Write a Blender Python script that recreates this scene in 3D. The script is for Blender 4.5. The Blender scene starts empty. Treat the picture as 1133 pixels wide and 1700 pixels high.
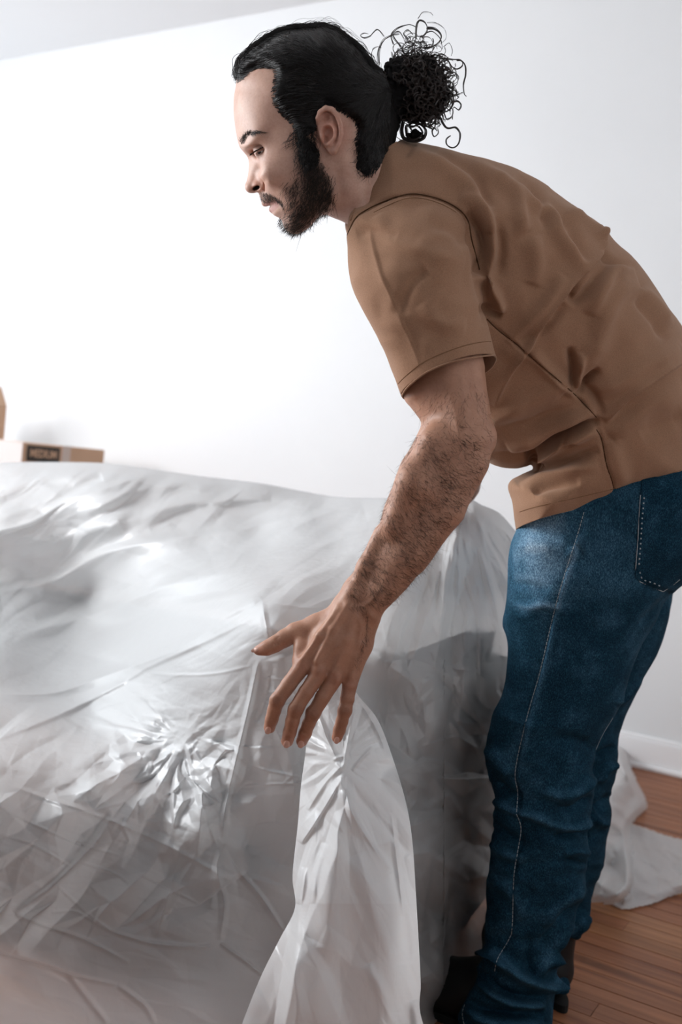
import bpy, bmesh, math, random
import numpy as np
import openvdb
from mathutils import Vector
from mathutils.bvhtree import BVHTree

PI = math.pi
rng = np.random.default_rng(7)
random.seed(7)
sc = bpy.context.scene
COL = sc.collection

# ------------------------------------------------------------------ camera
F, CX, CY = 1650.0, 566.5, 850.0           # focal length and centre, in pixels of the 1133x1700 frame
H = 0.92                                    # camera height
PH = math.atan(0.10)                        # roll
TH = math.atan(67 * math.cos(PH) / F)       # pitch down
D0 = 1.30
_f = np.array([0, math.cos(TH), -math.sin(TH)])
_u = np.array([0, math.sin(TH), math.cos(TH)])
_r = np.array([1.0, 0, 0])
RX = math.cos(PH) * _r + math.sin(PH) * _u   # image right
DN = math.sin(PH) * _r - math.cos(PH) * _u   # image down
FW = _f
cam = bpy.data.cameras.new('camera')
cam.sensor_fit = 'VERTICAL'
cam.sensor_height = 36.0
cam.lens = F / 1700 * 36.0
cam.clip_start = 0.05
cam.dof.use_dof = True
cam.dof.focus_distance = 1.36
cam.dof.aperture_fstop = 4.0
camo = bpy.data.objects.new('camera', cam)
COL.objects.link(camo)
from mathutils import Matrix
camo.matrix_world = Matrix(((RX[0], -DN[0], -FW[0], 0), (RX[1], -DN[1], -FW[1], 0), (RX[2], -DN[2], -FW[2], H), (0, 0, 0, 1)))
sc.camera = camo

# ------------------------------------------------------------------ light
w = bpy.data.worlds.new('world')
sc.world = w
w.use_nodes = True
bg = w.node_tree.nodes['Background']
bg.inputs[0].default_value = (0.87, 0.94, 1.0, 1)
bg.inputs[1].default_value = 2.5


def area(name, loc, target, sx, sy, power, col):
    l = bpy.data.lights.new(name, 'AREA')
    l.shape = 'RECTANGLE'
    l.size, l.size_y = sx, sy
    l.energy = power
    l.color = col
    o = bpy.data.objects.new(name, l)
    COL.objects.link(o)
    o.location = loc
    d = Vector(target) - Vector(loc)
    o.rotation_euler = d.to_track_quat('-Z', 'Y').to_euler()
    return o


area('window_light', (-3.9, 2.1, 2.1), (0.4, 1.7, 0.8), 2.0, 1.7, 150, (0.97, 0.985, 1.0))
area('added_fill_light', (-1.7, -0.7, 2.25), (0.1, 1.5, 1.1), 1.6, 1.4, 66, (0.93, 0.97, 1.0))  # unseen fill added on the camera side to lift the shaded faces
sc.view_settings.view_transform = 'Standard'
sc.view_settings.look = 'None'
sc.view_settings.exposure = 0.20
sc.view_settings.gamma = 1.0
sc.view_settings.use_curve_mapping = False
sc.cycles.use_denoising = True
sc.cycles.max_bounces = 8
sc.cycles.transparent_max_bounces = 12


# ------------------------------------------------------------------ maths
def W(px, py, d):
    """a point d metres in front of the camera plane, seen at a pixel of the photograph -> world"""
    px, py, d = np.broadcast_arrays(np.asarray(px, float), np.asarray(py, float), np.asarray(d, float))
    a, b_ = ((px - CX) / F * d)[..., None], ((py - CY) / F * d)[..., None]
    return np.array([0, 0, H]) + a * RX + b_ * DN + d[..., None] * FW


def Q(q):
    return D0 * np.exp(np.asarray(q, float) / F)


def P3(p):
    p = np.asarray(p, float)
    return W(p[..., 0], p[..., 1], Q(p[..., 2]))


def floor_depth(px, py, z=0.0):
    k = (px - CX) / F * RX[2] + (py - CY) / F * DN[2] + FW[2]
    return (z - H) / k


def catmull(pts, n=6, closed=False):
    P = np.asarray(pts, float)
    N = len(P)
    out = []
    rngi = range(N) if closed else range(N - 1)
    for i in rngi:
        if closed:
            a, b, c, d = P[(i - 1) % N], P[i], P[(i + 1) % N], P[(i + 2) % N]
        else:
            a, b, c, d = P[max(i - 1, 0)], P[i], P[i + 1], P[min(i + 2, N - 1)]
        for t in np.arange(n) / n:
            out.append(0.5 * (2 * b + (c - a) * t + (2 * a - 5 * b + 4 * c - d) * t * t + (3 * b - a - 3 * c + d) * t ** 3))
    if not closed:
        out.append(P[-1])
    return np.array(out)


def seg_dist(X, Y, poly, closed):
    P = np.asarray(poly, float)
    best = np.full(X.shape, 1e9)
    n = len(P)
    for i in range(n if closed else n - 1):
        a, b = P[i], P[(i + 1) % n]
        dx, dy = b - a
        L = dx * dx + dy * dy + 1e-9
        t = np.clip(((X - a[0]) * dx + (Y - a[1]) * dy) / L, 0, 1)
        e = (X - a[0] - t * dx) ** 2 + (Y - a[1] - t * dy) ** 2
        np.minimum(best, e, out=best)
    return np.sqrt(best)


def inside(X, Y, poly):
    P = np.asarray(poly, float)
    c = np.zeros(X.shape, bool)
    n = len(P)
    j = n - 1
    for i in range(n):
        xi, yi = P[i]
        xj, yj = P[j]
        if yi != yj:
            c ^= ((yi > Y) != (yj > Y)) & (X < (xj - xi) * (Y - yi) / (yj - yi) + xi)
        j = i
    return c


def sdist(X, Y, poly):
    d = seg_dist(X, Y, poly, True)
    return np.where(inside(X, Y, poly), d, -d)


def rbf(ctrl, c=12.0):
    """smooth interpolation of control values (x, y, value)"""
    C = np.asarray(ctrl, float)
    n = len(C)
    s = 100.0
    A = np.zeros((n + 3, n + 3))
    D = np.sqrt(((C[:, None, :2] - C[None, :, :2]) ** 2).sum(-1) + c * c) / s
    A[:n, :n] = -D
    A[:n, n] = 1
    A[:n, n + 1:] = C[:, :2] / s
    A[n, :n] = 1
    A[n + 1:, :n] = (C[:, :2] / s).T
    A[:n, :n] -= np.eye(n) * 1e-3
    sol = np.linalg.solve(A, np.concatenate([C[:, 2], [0, 0, 0]]))

    def f(X, Y):
        r = np.full(np.shape(X), sol[n])
        r = r + sol[n + 1] * X / s + sol[n + 2] * Y / s
        for i in range(n):
            r = r - sol[i] * np.sqrt((X - C[i, 0]) ** 2 + (Y - C[i, 1]) ** 2 + c * c) / s
        return r
    return f


_perm = np.random.RandomState(3).permutation(256)
_perm = np.concatenate([_perm, _perm, _perm])
_g3 = np.random.RandomState(4).normal(size=(256, 3))
_g3 /= np.linalg.norm(_g3, axis=1)[:, None]


def perlin(p):
    p = np.asarray(p, float)
    i = np.floor(p).astype(int)
    f = p - i
    i &= 255
    u = f * f * f * (f * (f * 6 - 15) + 10)
    r = 0
    for dx in (0, 1):
        for dy in (0, 1):
            for dz in (0, 1):
                h = _perm[_perm[_perm[(i[..., 0] + dx) & 255] + ((i[..., 1] + dy) & 255)] + ((i[..., 2] + dz) & 255)]
                g = _g3[h]
                dot = g[..., 0] * (f[..., 0] - dx) + g[..., 1] * (f[..., 1] - dy) + g[..., 2] * (f[..., 2] - dz)
                wt = (u[..., 0] if dx else 1 - u[..., 0]) * (u[..., 1] if dy else 1 - u[..., 1]) * (u[..., 2] if dz else 1 - u[..., 2])
                r = r + wt * dot
    return r


def noise2(X, Y, s, seed=0.0):
    return perlin(np.stack([X / s, Y / s, np.full(np.shape(X), seed + 0.37)], -1))


def smooth(e0, e1, x):
    t = np.clip((x - e0) / (e1 - e0), 0, 1)
    return t * t * (3 - 2 * t)


# ------------------------------------------------------------------ implicit surfaces in (x px, y px, depth px)
class Field:
    def __init__(s, lo, hi, step):
        s.lo = np.array(lo, float)
        s.step = float(step)
        s.n = np.ceil((np.array(hi, float) - s.lo) / step).astype(int) + 1
        s.f = np.full(tuple(s.n), 60.0, np.float32)
        s.ax = [s.lo[k] + np.arange(s.n[k]) * step for k in range(3)]

    def box(s, lo, hi):
        a = np.clip(np.floor((np.array(lo) - s.lo) / s.step).astype(int), 0, s.n)
        b = np.clip(np.ceil((np.array(hi) - s.lo) / s.step).astype(int) + 1, 0, s.n)
        sl = tuple(slice(a[k], b[k]) for k in range(3))
        g = [s.ax[k][sl[k]].astype(np.float32) for k in range(3)]
        return sl, g[0][:, None, None], g[1][None, :, None], g[2][None, None, :]

    def comb(s, sl, d, k, mode):
        f = s.f[sl]
        if mode == 'add':
            if k > 0:
                h = np.maximum(k - np.abs(f - d), 0) / k
                s.f[sl] = np.minimum(f, d) - h * h * k * 0.25
            else:
                s.f[sl] = np.minimum(f, d)
        else:
            d = -d
            if k > 0:
                h = np.maximum(k - np.abs(f - d), 0) / k
                s.f[sl] = np.maximum(f, d) + h * h * k * 0.25
            else:
                s.f[sl] = np.maximum(f, d)

    def cone(s, a, ra, b, rb, k=4, mode='add', flat=1.0):
        """round cone from a to b; flat < 1 squashes it in depth"""
        a, b = np.array(a, float), np.array(b, float)
        m = max(ra, rb) + k + 6
        sl, X, Y, Z = s.box(np.minimum(a, b) - m, np.maximum(a, b) + m)
        if 0 in s.f[sl].shape:
            return s
        v = b - a
        v2 = v.copy()
        v2[2] /= flat
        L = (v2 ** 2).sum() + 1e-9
        Zf = (Z - a[2]) / flat
        t = np.clip(((X - a[0]) * v2[0] + (Y - a[1]) * v2[1] + Zf * v2[2]) / L, 0, 1)
        d = np.sqrt((X - a[0] - t * v2[0]) ** 2 + (Y - a[1] - t * v2[1]) ** 2 + (Zf - t * v2[2]) ** 2) - (ra + t * (rb - ra))
        s.comb(sl, (d * (flat if flat < 1 else 1)).astype(np.float32), k, mode)
        return s

    def chain(s, pts, k=4, flat=1.0, mode='add'):
        for p, q in zip(pts[:-1], pts[1:]):
            s.cone(p[:3], p[3], q[:3], q[3], k, mode, flat)
        return s

    def ell(s, c, r, ang=0.0, k=4, mode='add'):
        """ellipsoid, turned by ang (degrees) in the x-y plane"""
        c, r = np.array(c, float), np.array(r, float)
        m = max(r[0], r[1]) + k + 4
        sl, X, Y, Z = s.box(c - [m, m, r[2] + k + 4], c + [m, m, r[2] + k + 4])
        if 0 in s.f[sl].shape:
            return s
        ca, sa = math.cos(math.radians(ang)), math.sin(math.radians(ang))
        dx, dy = X - c[0], Y - c[1]
        u, v, wq = (dx * ca + dy * sa) / r[0], (-dx * sa + dy * ca) / r[1], (Z - c[2]) / r[2]
        k0 = np.sqrt(u * u + v * v + wq * wq) + 1e-6
        k1 = np.sqrt((u / r[0]) ** 2 + (v / r[1]) ** 2 + (wq / r[2]) ** 2) + 1e-6
        s.comb(sl, (k0 * (k0 - 1) / k1).astype(np.float32), k, mode)
        return s

    def plate(s, W2, q0, k=0, mode='add'):
        """body symmetric about depth q0(x, y) whose half-thickness squared is W2(x, y)"""
        gx, gy = np.gradient(W2, s.step)
        q0 = np.broadcast_to(q0, W2.shape)
        qx, qy = np.gradient(q0, s.step)
        for i in range(0, s.n[0], 40):
            sl = (slice(i, i + 40), slice(None), slice(None))
            dz = s.ax[2][None, None, :] - q0[i:i + 40, :, None]
            f = dz * dz - W2[i:i + 40, :, None]
            n = np.sqrt((gx[i:i + 40, :, None] + 2 * dz * qx[i:i + 40, :, None]) ** 2 + (gy[i:i + 40, :, None] + 2 * dz * qy[i:i + 40, :, None]) ** 2 + 4 * dz * dz + 4)
            s.comb(sl, np.clip(f / n, -80, 60).astype(np.float32), k, mode)
        return s

    def grid2(s):
        return np.meshgrid(s.ax[0], s.ax[1], indexing='ij')

    def mesh(s):
        f = s.f.copy()
        for k in range(3):                     # close at the borders
            ix = [slice(None)] * 3
            ix[k] = 0
            f[tuple(ix)] = np.maximum(f[tuple(ix)], 0.5)
            ix[k] = -1
            f[tuple(ix)] = np.maximum(f[tuple(ix)], 0.5)
        g = openvdb.FloatGrid(60.0)
        g.copyFromArray(f)
        v, q = g.convertToQuads(0.0)
        v = v * s.step + s.lo
        q = np.asarray(q, int)
        c = v[q].mean(1)
        n = np.cross(v[q[:, 2]] - v[q[:, 0]], v[q[:, 3]] - v[q[:, 1]])
        if (n * (c - v.mean(0))).sum() < 0:
            q = q[:, ::-1]
        return v, q


def W2_from(dist, g, R):
    sN = np.minimum(dist / R, 1)
    return g * g * (2 * sN - sN * sN)


def relax(v, q, it=2, lam=0.5):
    """laplacian smoothing on a quad mesh"""
    e = np.concatenate([q[:, [0, 1]], q[:, [1, 2]], q[:, [2, 3]], q[:, [3, 0]]])
    n = len(v)
    for _ in range(it):
        acc = np.zeros_like(v)
        cnt = np.zeros(n)
        for k in range(3):
            acc[:, k] = np.bincount(e[:, 0], v[e[:, 1], k], n) + np.bincount(e[:, 1], v[e[:, 0], k], n)
        cnt = np.bincount(e[:, 0], minlength=n) + np.bincount(e[:, 1], minlength=n)
        v = v + lam * (acc / np.maximum(cnt, 1)[:, None] - v)
    return v


def vnormals(v, q):
    n = np.cross(v[q[:, 2]] - v[q[:, 0]], v[q[:, 3]] - v[q[:, 1]])
    a = np.zeros_like(v)
    for k in range(4):
        for j in range(3):
            a[:, j] += np.bincount(q[:, k], n[:, j], len(v))
    return a / (np.linalg.norm(a, axis=1)[:, None] + 1e-9)


def stroke_disp(X, Y, strokes):
    """sum of fold profiles: (points, width, height[, kind]); 'r' ridge, 's' step, 'c' sharp crease"""
    D = np.zeros(X.shape)
    for st in strokes:
        pts, wd, hgt = st[0], st[1], st[2]
        kind = st[3] if len(st) > 3 else 'r'
        P = catmull(pts, 5)
        m = wd * (5 if kind == 's' else 3.2)
        lo, hi = P.min(0) - m, P.max(0) + m
        sel = (X > lo[0]) & (X < hi[0]) & (Y > lo[1]) & (Y < hi[1])
        if not sel.any():
            continue
        x, y = X[sel], Y[sel]
        best = np.full(x.shape, 1e9)
        par = np.zeros(x.shape)
        side = np.zeros(x.shape)
        n = len(P) - 1
        for i in range(n):
            a, b = P[i], P[i + 1]
            dx, dy = b - a
            L = dx * dx + dy * dy + 1e-9
            t = np.clip(((x - a[0]) * dx + (y - a[1]) * dy) / L, 0, 1)
            e = (x - a[0] - t * dx) ** 2 + (y - a[1] - t * dy) ** 2
            k = e < best
            best[k] = e[k]
            par[k] = (i + t[k]) / n
            side[k] = np.sign(dx * (y[k] - a[1]) - dy * (x[k] - a[0]))
        d = np.sqrt(best)
        taper = np.clip(np.minimum(par, 1 - par) * 4, 0, 1) ** 0.7
        if kind == 'r':
            v = np.exp(-(d / wd) ** 2)
        elif kind == 'c':
            v = np.maximum(0, 1 - d / (wd * 1.6)) ** 1.5
        else:
            v = np.where(side > 0, np.exp(-d / (wd * 1.5)), np.exp(-(d / (wd * 0.5)) ** 2))
        D[sel] += v * hgt * taper
    return D


# ------------------------------------------------------------------ objects
def tag(o, label=None, cat=None, group=None, kind=None):
    if label:
        o['label'] = label
    if cat:
        o['category'] = cat
    if group:
        o['group'] = group
    if kind:
        o['kind'] = kind
    return o


def empty(name, loc):
    o = bpy.data.objects.new(name, None)
    COL.objects.link(o)
    o.location = loc
    o.empty_display_size = 0.1
    return o


def link(o, parent=None):
    COL.objects.link(o)
    if parent is not None:
        o.parent = parent
        o.matrix_parent_inverse = parent_world(parent).inverted()
    return o


def parent_world(p):
    from mathutils import Matrix
    m = Matrix.LocRotScale(p.location, p.rotation_euler, p.scale)
    if p.parent is not None:
        m = parent_world(p.parent) @ p.matrix_parent_inverse @ m
    return m


def mesh_obj(name, v, faces, mat, parent=None, smoothed=True):
    me = bpy.data.meshes.new(name)
    v = np.asarray(v, np.float32)
    if isinstance(faces, np.ndarray):
        me.vertices.add(len(v))
        me.vertices.foreach_set('co', v.ravel())
        k = faces.shape[1]
        me.loops.add(faces.size)
        me.loops.foreach_set('vertex_index', faces.astype(np.int32).ravel())
        me.polygons.add(len(faces))
        me.polygons.foreach_set('loop_start', np.arange(0, faces.size, k, dtype=np.int32))
        me.update(calc_edges=True)
    else:
        me.from_pydata([tuple(p) for p in v], [], faces)
        me.update()
    me.polygons.foreach_set('use_smooth', [smoothed] * len(me.polygons))
    if mat:
        me.materials.append(mat)
    return link(bpy.data.objects.new(name, me), parent)


def add_attr(o, name, vals):
    vals = np.asarray(vals, np.float32)
    if vals.ndim == 1:
        a = o.data.attributes.new(name, 'FLOAT', 'POINT')
        a.data.foreach_set('value', vals)
    else:
        a = o.data.attributes.new(name, 'FLOAT_COLOR', 'POINT')
        a.data.foreach_set('color', np.concatenate([vals, np.ones((len(vals), 1), np.float32)], 1).ravel())


def grid_faces(nu, nv):
    i = np.arange(nu * nv).reshape(nu, nv)
    return np.stack([i[:-1, :-1], i[1:, :-1], i[1:, 1:], i[:-1, 1:]], -1).reshape(-1, 4)


def tube_mesh(pts, r, seg=6, taper=None, closed=False):
    P = np.asarray(pts, float)
    n = len(P)
    T = np.gradient(P, axis=0)
    if closed:
        T = np.roll(P, -1, 0) - np.roll(P, 1, 0)
    T /= np.linalg.norm(T, axis=1)[:, None] + 1e-12
    up = np.array([0.3, 0.2, 0.9])
    A = np.cross(T, up)
    A /= np.linalg.norm(A, axis=1)[:, None] + 1e-12
    B = np.cross(T, A)
    rr = np.full(n, r) if np.isscalar(r) else np.asarray(r)
    a = np.arange(seg) / seg * 2 * PI
    V = P[:, None] + rr[:, None, None] * (np.cos(a)[None, :, None] * A[:, None] + np.sin(a)[None, :, None] * B[:, None])
    f = []
    for i in range(n if closed else n - 1):
        for j in range(seg):
            k = (i + 1) % n
            f.append((i * seg + j, i * seg + (j + 1) % seg, k * seg + (j + 1) % seg, k * seg + j))
    if not closed:
        f.append(tuple(range(seg))[::-1])
        f.append(tuple((n - 1) * seg + j for j in range(seg)))
    return V.reshape(-1, 3), f


def hair_obj(name, strands, radii, mat, parent, tip=0.15):
    """strands: list of (n,3) world arrays"""
    c = bpy.data.hair_curves.new(name)
    c.add_curves([len(s_) for s_ in strands])
    co = np.concatenate(strands).astype(np.float32)
    c.attributes['position'].data.foreach_set('vector', co.ravel())
    ra = c.attributes.get('radius') or c.attributes.new('radius', 'FLOAT', 'POINT')
    r = np.concatenate([R_ * (1 - (1 - tip) * np.linspace(0, 1, len(s_)) ** 2) for s_, R_ in zip(strands, radii)]).astype(np.float32)
    ra.data.foreach_set('value', r)
    c.materials.append(mat)
    o = bpy.data.objects.new(name, c)
    return link(o, parent)


# ------------------------------------------------------------------ materials
def mat(name):
    m = bpy.data.materials.new(name)
    m.use_nodes = True
    nt = m.node_tree
    b = nt.nodes['Principled BSDF']
    return m, nt, b


def N(nt, typ, **kw):
    n = nt.nodes.new(typ)
    for k, v in kw.items():
        if k.startswith('i_'):
            n.inputs[int(k[2:]) if k[2:].isdigit() else k[2:].replace('_', ' ')].default_value = v
        else:
            setattr(n, k, v)
    return n


def noise_node(nt, scale, detail=4, rough=0.5, coord=None, dist=0.0):
    n = nt.nodes.new('ShaderNodeTexNoise')
    n.inputs['Scale'].default_value = scale
    n.inputs['Detail'].default_value = detail
    n.inputs['Roughness'].default_value = rough
    n.inputs['Distortion'].default_value = dist
    if coord is not None:
        nt.links.new(coord, n.inputs['Vector'])
    return n


def ramp(nt, fac, stops):
    r = nt.nodes.new('ShaderNodeValToRGB')
    while len(r.color_ramp.elements) < len(stops):
        r.color_ramp.elements.new(0.5)
    for e, (p, c) in zip(r.color_ramp.elements, stops):
        e.position = p
        e.color = (*c, 1) if len(c) == 3 else c
    nt.links.new(fac, r.inputs[0])
    return r


class Lut:
    """signed distance to an outline, looked up from a 1 px grid"""
    def __init__(s, poly, pad=30):
        P = np.asarray(poly, float)
        s.lo = np.floor(P.min(0)) - pad
        hi = np.ceil(P.max(0)) + pad
        gx, gy = np.meshgrid(np.arange(s.lo[0], hi[0] + 1), np.arange(s.lo[1], hi[1] + 1), indexing='ij')
        s.g = sdist(gx, gy, P)

    def __call__(s, x, y):
        i = np.clip(np.asarray(x) - s.lo[0], 0, s.g.shape[0] - 1.001)
        j = np.clip(np.asarray(y) - s.lo[1], 0, s.g.shape[1] - 1.001)
        a, b_ = i.astype(int) if hasattr(i, 'astype') else int(i), j.astype(int) if hasattr(j, 'astype') else int(j)
        u_, v_ = i - a, j - b_
        g = s.g
        return (g[a, b_] * (1 - u_) + g[a + 1, b_] * u_) * (1 - v_) + (g[a, b_ + 1] * (1 - u_) + g[a + 1, b_ + 1] * u_) * v_


def coords(nt, scale=(1, 1, 1), rot=(0, 0, 0), turn=None):
    tc = nt.nodes.new('ShaderNodeTexCoord')
    if turn is not None:
        m0 = nt.nodes.new('ShaderNodeMapping')
        m0.inputs['Rotation'].default_value = (0, 0, turn)
        nt.links.new(tc.outputs['Object'], m0.inputs[0])
        mp = nt.nodes.new('ShaderNodeMapping')
        mp.inputs['Scale'].default_value = scale
        nt.links.new(m0.outputs[0], mp.inputs[0])
        return mp.outputs[0]
    mp = nt.nodes.new('ShaderNodeMapping')
    mp.inputs['Scale'].default_value = scale
    mp.inputs['Rotation'].default_value = rot
    nt.links.new(tc.outputs['Object'], mp.inputs[0])
    return mp.outputs[0]


def bump(nt, b, h, strength=0.3, dist=0.001, prev=None):
    n = nt.nodes.new('ShaderNodeBump')
    n.inputs['Strength'].default_value = strength
    n.inputs['Distance'].default_value = dist
    nt.links.new(h, n.inputs['Height'])
    if prev is not None:
        nt.links.new(prev, n.inputs['Normal'])
    if b is not None:
        nt.links.new(n.outputs[0], b.inputs['Normal'])
    return n.outputs[0]


def mixc(nt, fac, a, b, mode='MIX'):
    m = nt.nodes.new('ShaderNodeMix')
    m.data_type = 'RGBA'
    m.blend_type = mode
    for s, v in ((m.inputs[0], fac), (m.inputs[6], a), (m.inputs[7], b)):
        if hasattr(v, 'is_output') or hasattr(v, 'links'):
            nt.links.new(v, s)
        else:
            s.default_value = v if not isinstance(v, tuple) or len(v) == 4 else (*v, 1)
    return m.outputs[2]


def m_wall():
    m, nt, b = mat('painted_wall')
    c = coords(nt)
    n = noise_node(nt, 1.3, 5, 0.6, c)
    r = ramp(nt, n.outputs[0], [(0.3, (0.70, 0.705, 0.715)), (0.7, (0.73, 0.735, 0.742))])
    nt.links.new(r.outputs[0], b.inputs['Base Color'])
    b.inputs['Roughness'].default_value = 0.55
    n2 = noise_node(nt, 40, 3, 0.5, c)
    bump(nt, b, n2.outputs[0], 0.1, 0.002)
    return m


def m_plain(name, col, rough=0.6, spec=0.3, nscale=60, nbump=0.1):
    m, nt, b = mat(name)
    b.inputs['Base Color'].default_value = (*col, 1)
    b.inputs['Roughness'].default_value = rough
    b.inputs['Specular IOR Level'].default_value = spec
    if nbump:
        c = coords(nt)
        n = noise_node(nt, nscale, 3, 0.5, c)
        bump(nt, b, n.outputs[0], nbump, 0.001)
    return m


def m_wood(i):
    cols = [((0.27, 0.098, 0.045), (0.44, 0.18, 0.085)), ((0.33, 0.125, 0.055), (0.50, 0.21, 0.10)),
            ((0.20, 0.078, 0.038), (0.36, 0.15, 0.075)), ((0.38, 0.16, 0.068), (0.56, 0.26, 0.12))][i]
    m, nt, b = mat('oak_floor_%s' % ['brown', 'red', 'dark', 'honey'][i])
    c = coords(nt, (2.2, 38, 38), turn=math.atan2(1685.0, 2782.0))
    n = noise_node(nt, 1.0, 6, 0.65, c, 0.6)
    r = ramp(nt, n.outputs[0], [(0.25, tuple(x * 0.45 for x in cols[0])), (0.42, cols[0]), (0.65, cols[1])])
    c2 = coords(nt)
    n2 = noise_node(nt, 3.5, 4, 0.6, c2)
    out = mixc(nt, n2.outputs[0], r.outputs[0], (0.75, 0.72, 0.7), 'MULTIPLY')
    nt.links.new(out, b.inputs['Base Color'])
    b.inputs['Roughness'].default_value = 0.5
    b.inputs['Specular IOR Level'].default_value = 0.3
    bump(nt, b, n.outputs[0], 0.25, 0.0006)
    return m


def m_skin():
    m, nt, b = mat('skin')
    at = N(nt, 'ShaderNodeAttribute', attribute_name='tone')
    c = coords(nt)
    n = noise_node(nt, 45, 5, 0.6, c)
    r = ramp(nt, n.outputs[0], [(0.3, (0.86, 0.80, 0.78)), (0.7, (1.06, 1.03, 1.02))])
    out = mixc(nt, 1.0, at.outputs['Color'], r.outputs[0], 'MULTIPLY')
    n3 = noise_node(nt, 420, 3, 0.6, c)
    r3 = ramp(nt, n3.outputs[0], [(0.35, (0.93, 0.90, 0.88)), (0.6, (1.0, 1.0, 1.0))])
    out = mixc(nt, 1.0, out, r3.outputs[0], 'MULTIPLY')
    nt.links.new(out, b.inputs['Base Color'])
    b.inputs['Roughness'].default_value = 0.46
    b.inputs['Specular IOR Level'].default_value = 0.30
    b.inputs['Subsurface Weight'].default_value = 0.12
    b.inputs['Subsurface Radius'].default_value = (0.9, 0.35, 0.2)
    b.inputs['Subsurface Scale'].default_value = 0.006
    v = N(nt, 'ShaderNodeTexVoronoi')
    v.inputs['Scale'].default_value = 900
    nt.links.new(c, v.inputs['Vector'])
    p = bump(nt, None, v.outputs['Distance'], 0.12, 0.0004)
    bump(nt, b, n.outputs[0], 0.18, 0.0012, p)
    return m


def m_hair(name, col, rough=0.35, spec=0.5):
    m, nt, b = mat(name)
    b.inputs['Base Color'].default_value = (*col, 1)
    b.inputs['Roughness'].default_value = rough
    b.inputs['Specular IOR Level'].default_value = spec
    return m


def m_cotton():
    m, nt, b = mat('brown_cotton')
    c = coords(nt)
    n = noise_node(nt, 9, 5, 0.6, c)
    r = ramp(nt, n.outputs[0], [(0.3, (0.300, 0.163, 0.098)), (0.7, (0.345, 0.190, 0.116))])
    n2 = noise_node(nt, 900, 2, 0.5, c)
    r2 = ramp(nt, n2.outputs[0], [(0.35, (0.84, 0.83, 0.82)), (0.65, (1.08, 1.08, 1.08))])
    out = mixc(nt, 1.0, r.outputs[0], r2.outputs[0], 'MULTIPLY')
    nt.links.new(out, b.inputs['Base Color'])
    b.inputs['Roughness'].default_value = 0.85
    b.inputs['Specular IOR Level'].default_value = 0.15
    b.inputs['Sheen Weight'].default_value = 0.25
    b.inputs['Sheen Roughness'].default_value = 0.5
    b.inputs['Sheen Tint'].default_value = (1.0, 0.8, 0.65, 1)
    p = bump(nt, None, n2.outputs[0], 0.25, 0.0005)
    n3 = noise_node(nt, 55, 4, 0.55, c)
    bump(nt, b, n3.outputs[0], 0.25, 0.0018, p)
    return m


def m_denim():
    m, nt, b = mat('blue_denim')
    at = N(nt, 'ShaderNodeAttribute', attribute_name='fade')
    c = coords(nt, (900, 900, 330))
    n = noise_node(nt, 1.0, 2, 0.6, c)
    c2 = coords(nt)
    n2 = noise_node(nt, 22, 5, 0.65, c2)
    add = N(nt, 'ShaderNodeMath', operation='MULTIPLY_ADD')
    nt.links.new(n2.outputs[0], add.inputs[0])
    add.inputs[1].default_value = 0.44
    nt.links.new(at.outputs['Fac'], add.inputs[2])
    r = ramp(nt, add.outputs[0], [(0.10, (0.003, 0.012, 0.022)), (0.34, (0.009, 0.036, 0.062)), (0.55, (0.035, 0.095, 0.155)), (0.78, (0.14, 0.25, 0.36)), (1.0, (0.33, 0.46, 0.58))])
    r2 = ramp(nt, n.outputs[0], [(0.34, (0.42, 0.45, 0.5)), (0.52, (1.0, 1.0, 1.0)), (0.70, (2.6, 2.3, 2.0))])
    out = mixc(nt, 1.0, r.outputs[0], r2.outputs[0], 'MULTIPLY')
    nt.links.new(out, b.inputs['Base Color'])
    b.inputs['Roughness'].default_value = 0.95
    b.inputs['Specular IOR Level'].default_value = 0.06
    p = bump(nt, None, n.outputs[0], 0.3, 0.0005)
    n3 = noise_node(nt, 60, 4, 0.6, c2)
    bump(nt, b, n3.outputs[0], 0.3, 0.002, p)
    return m


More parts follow.
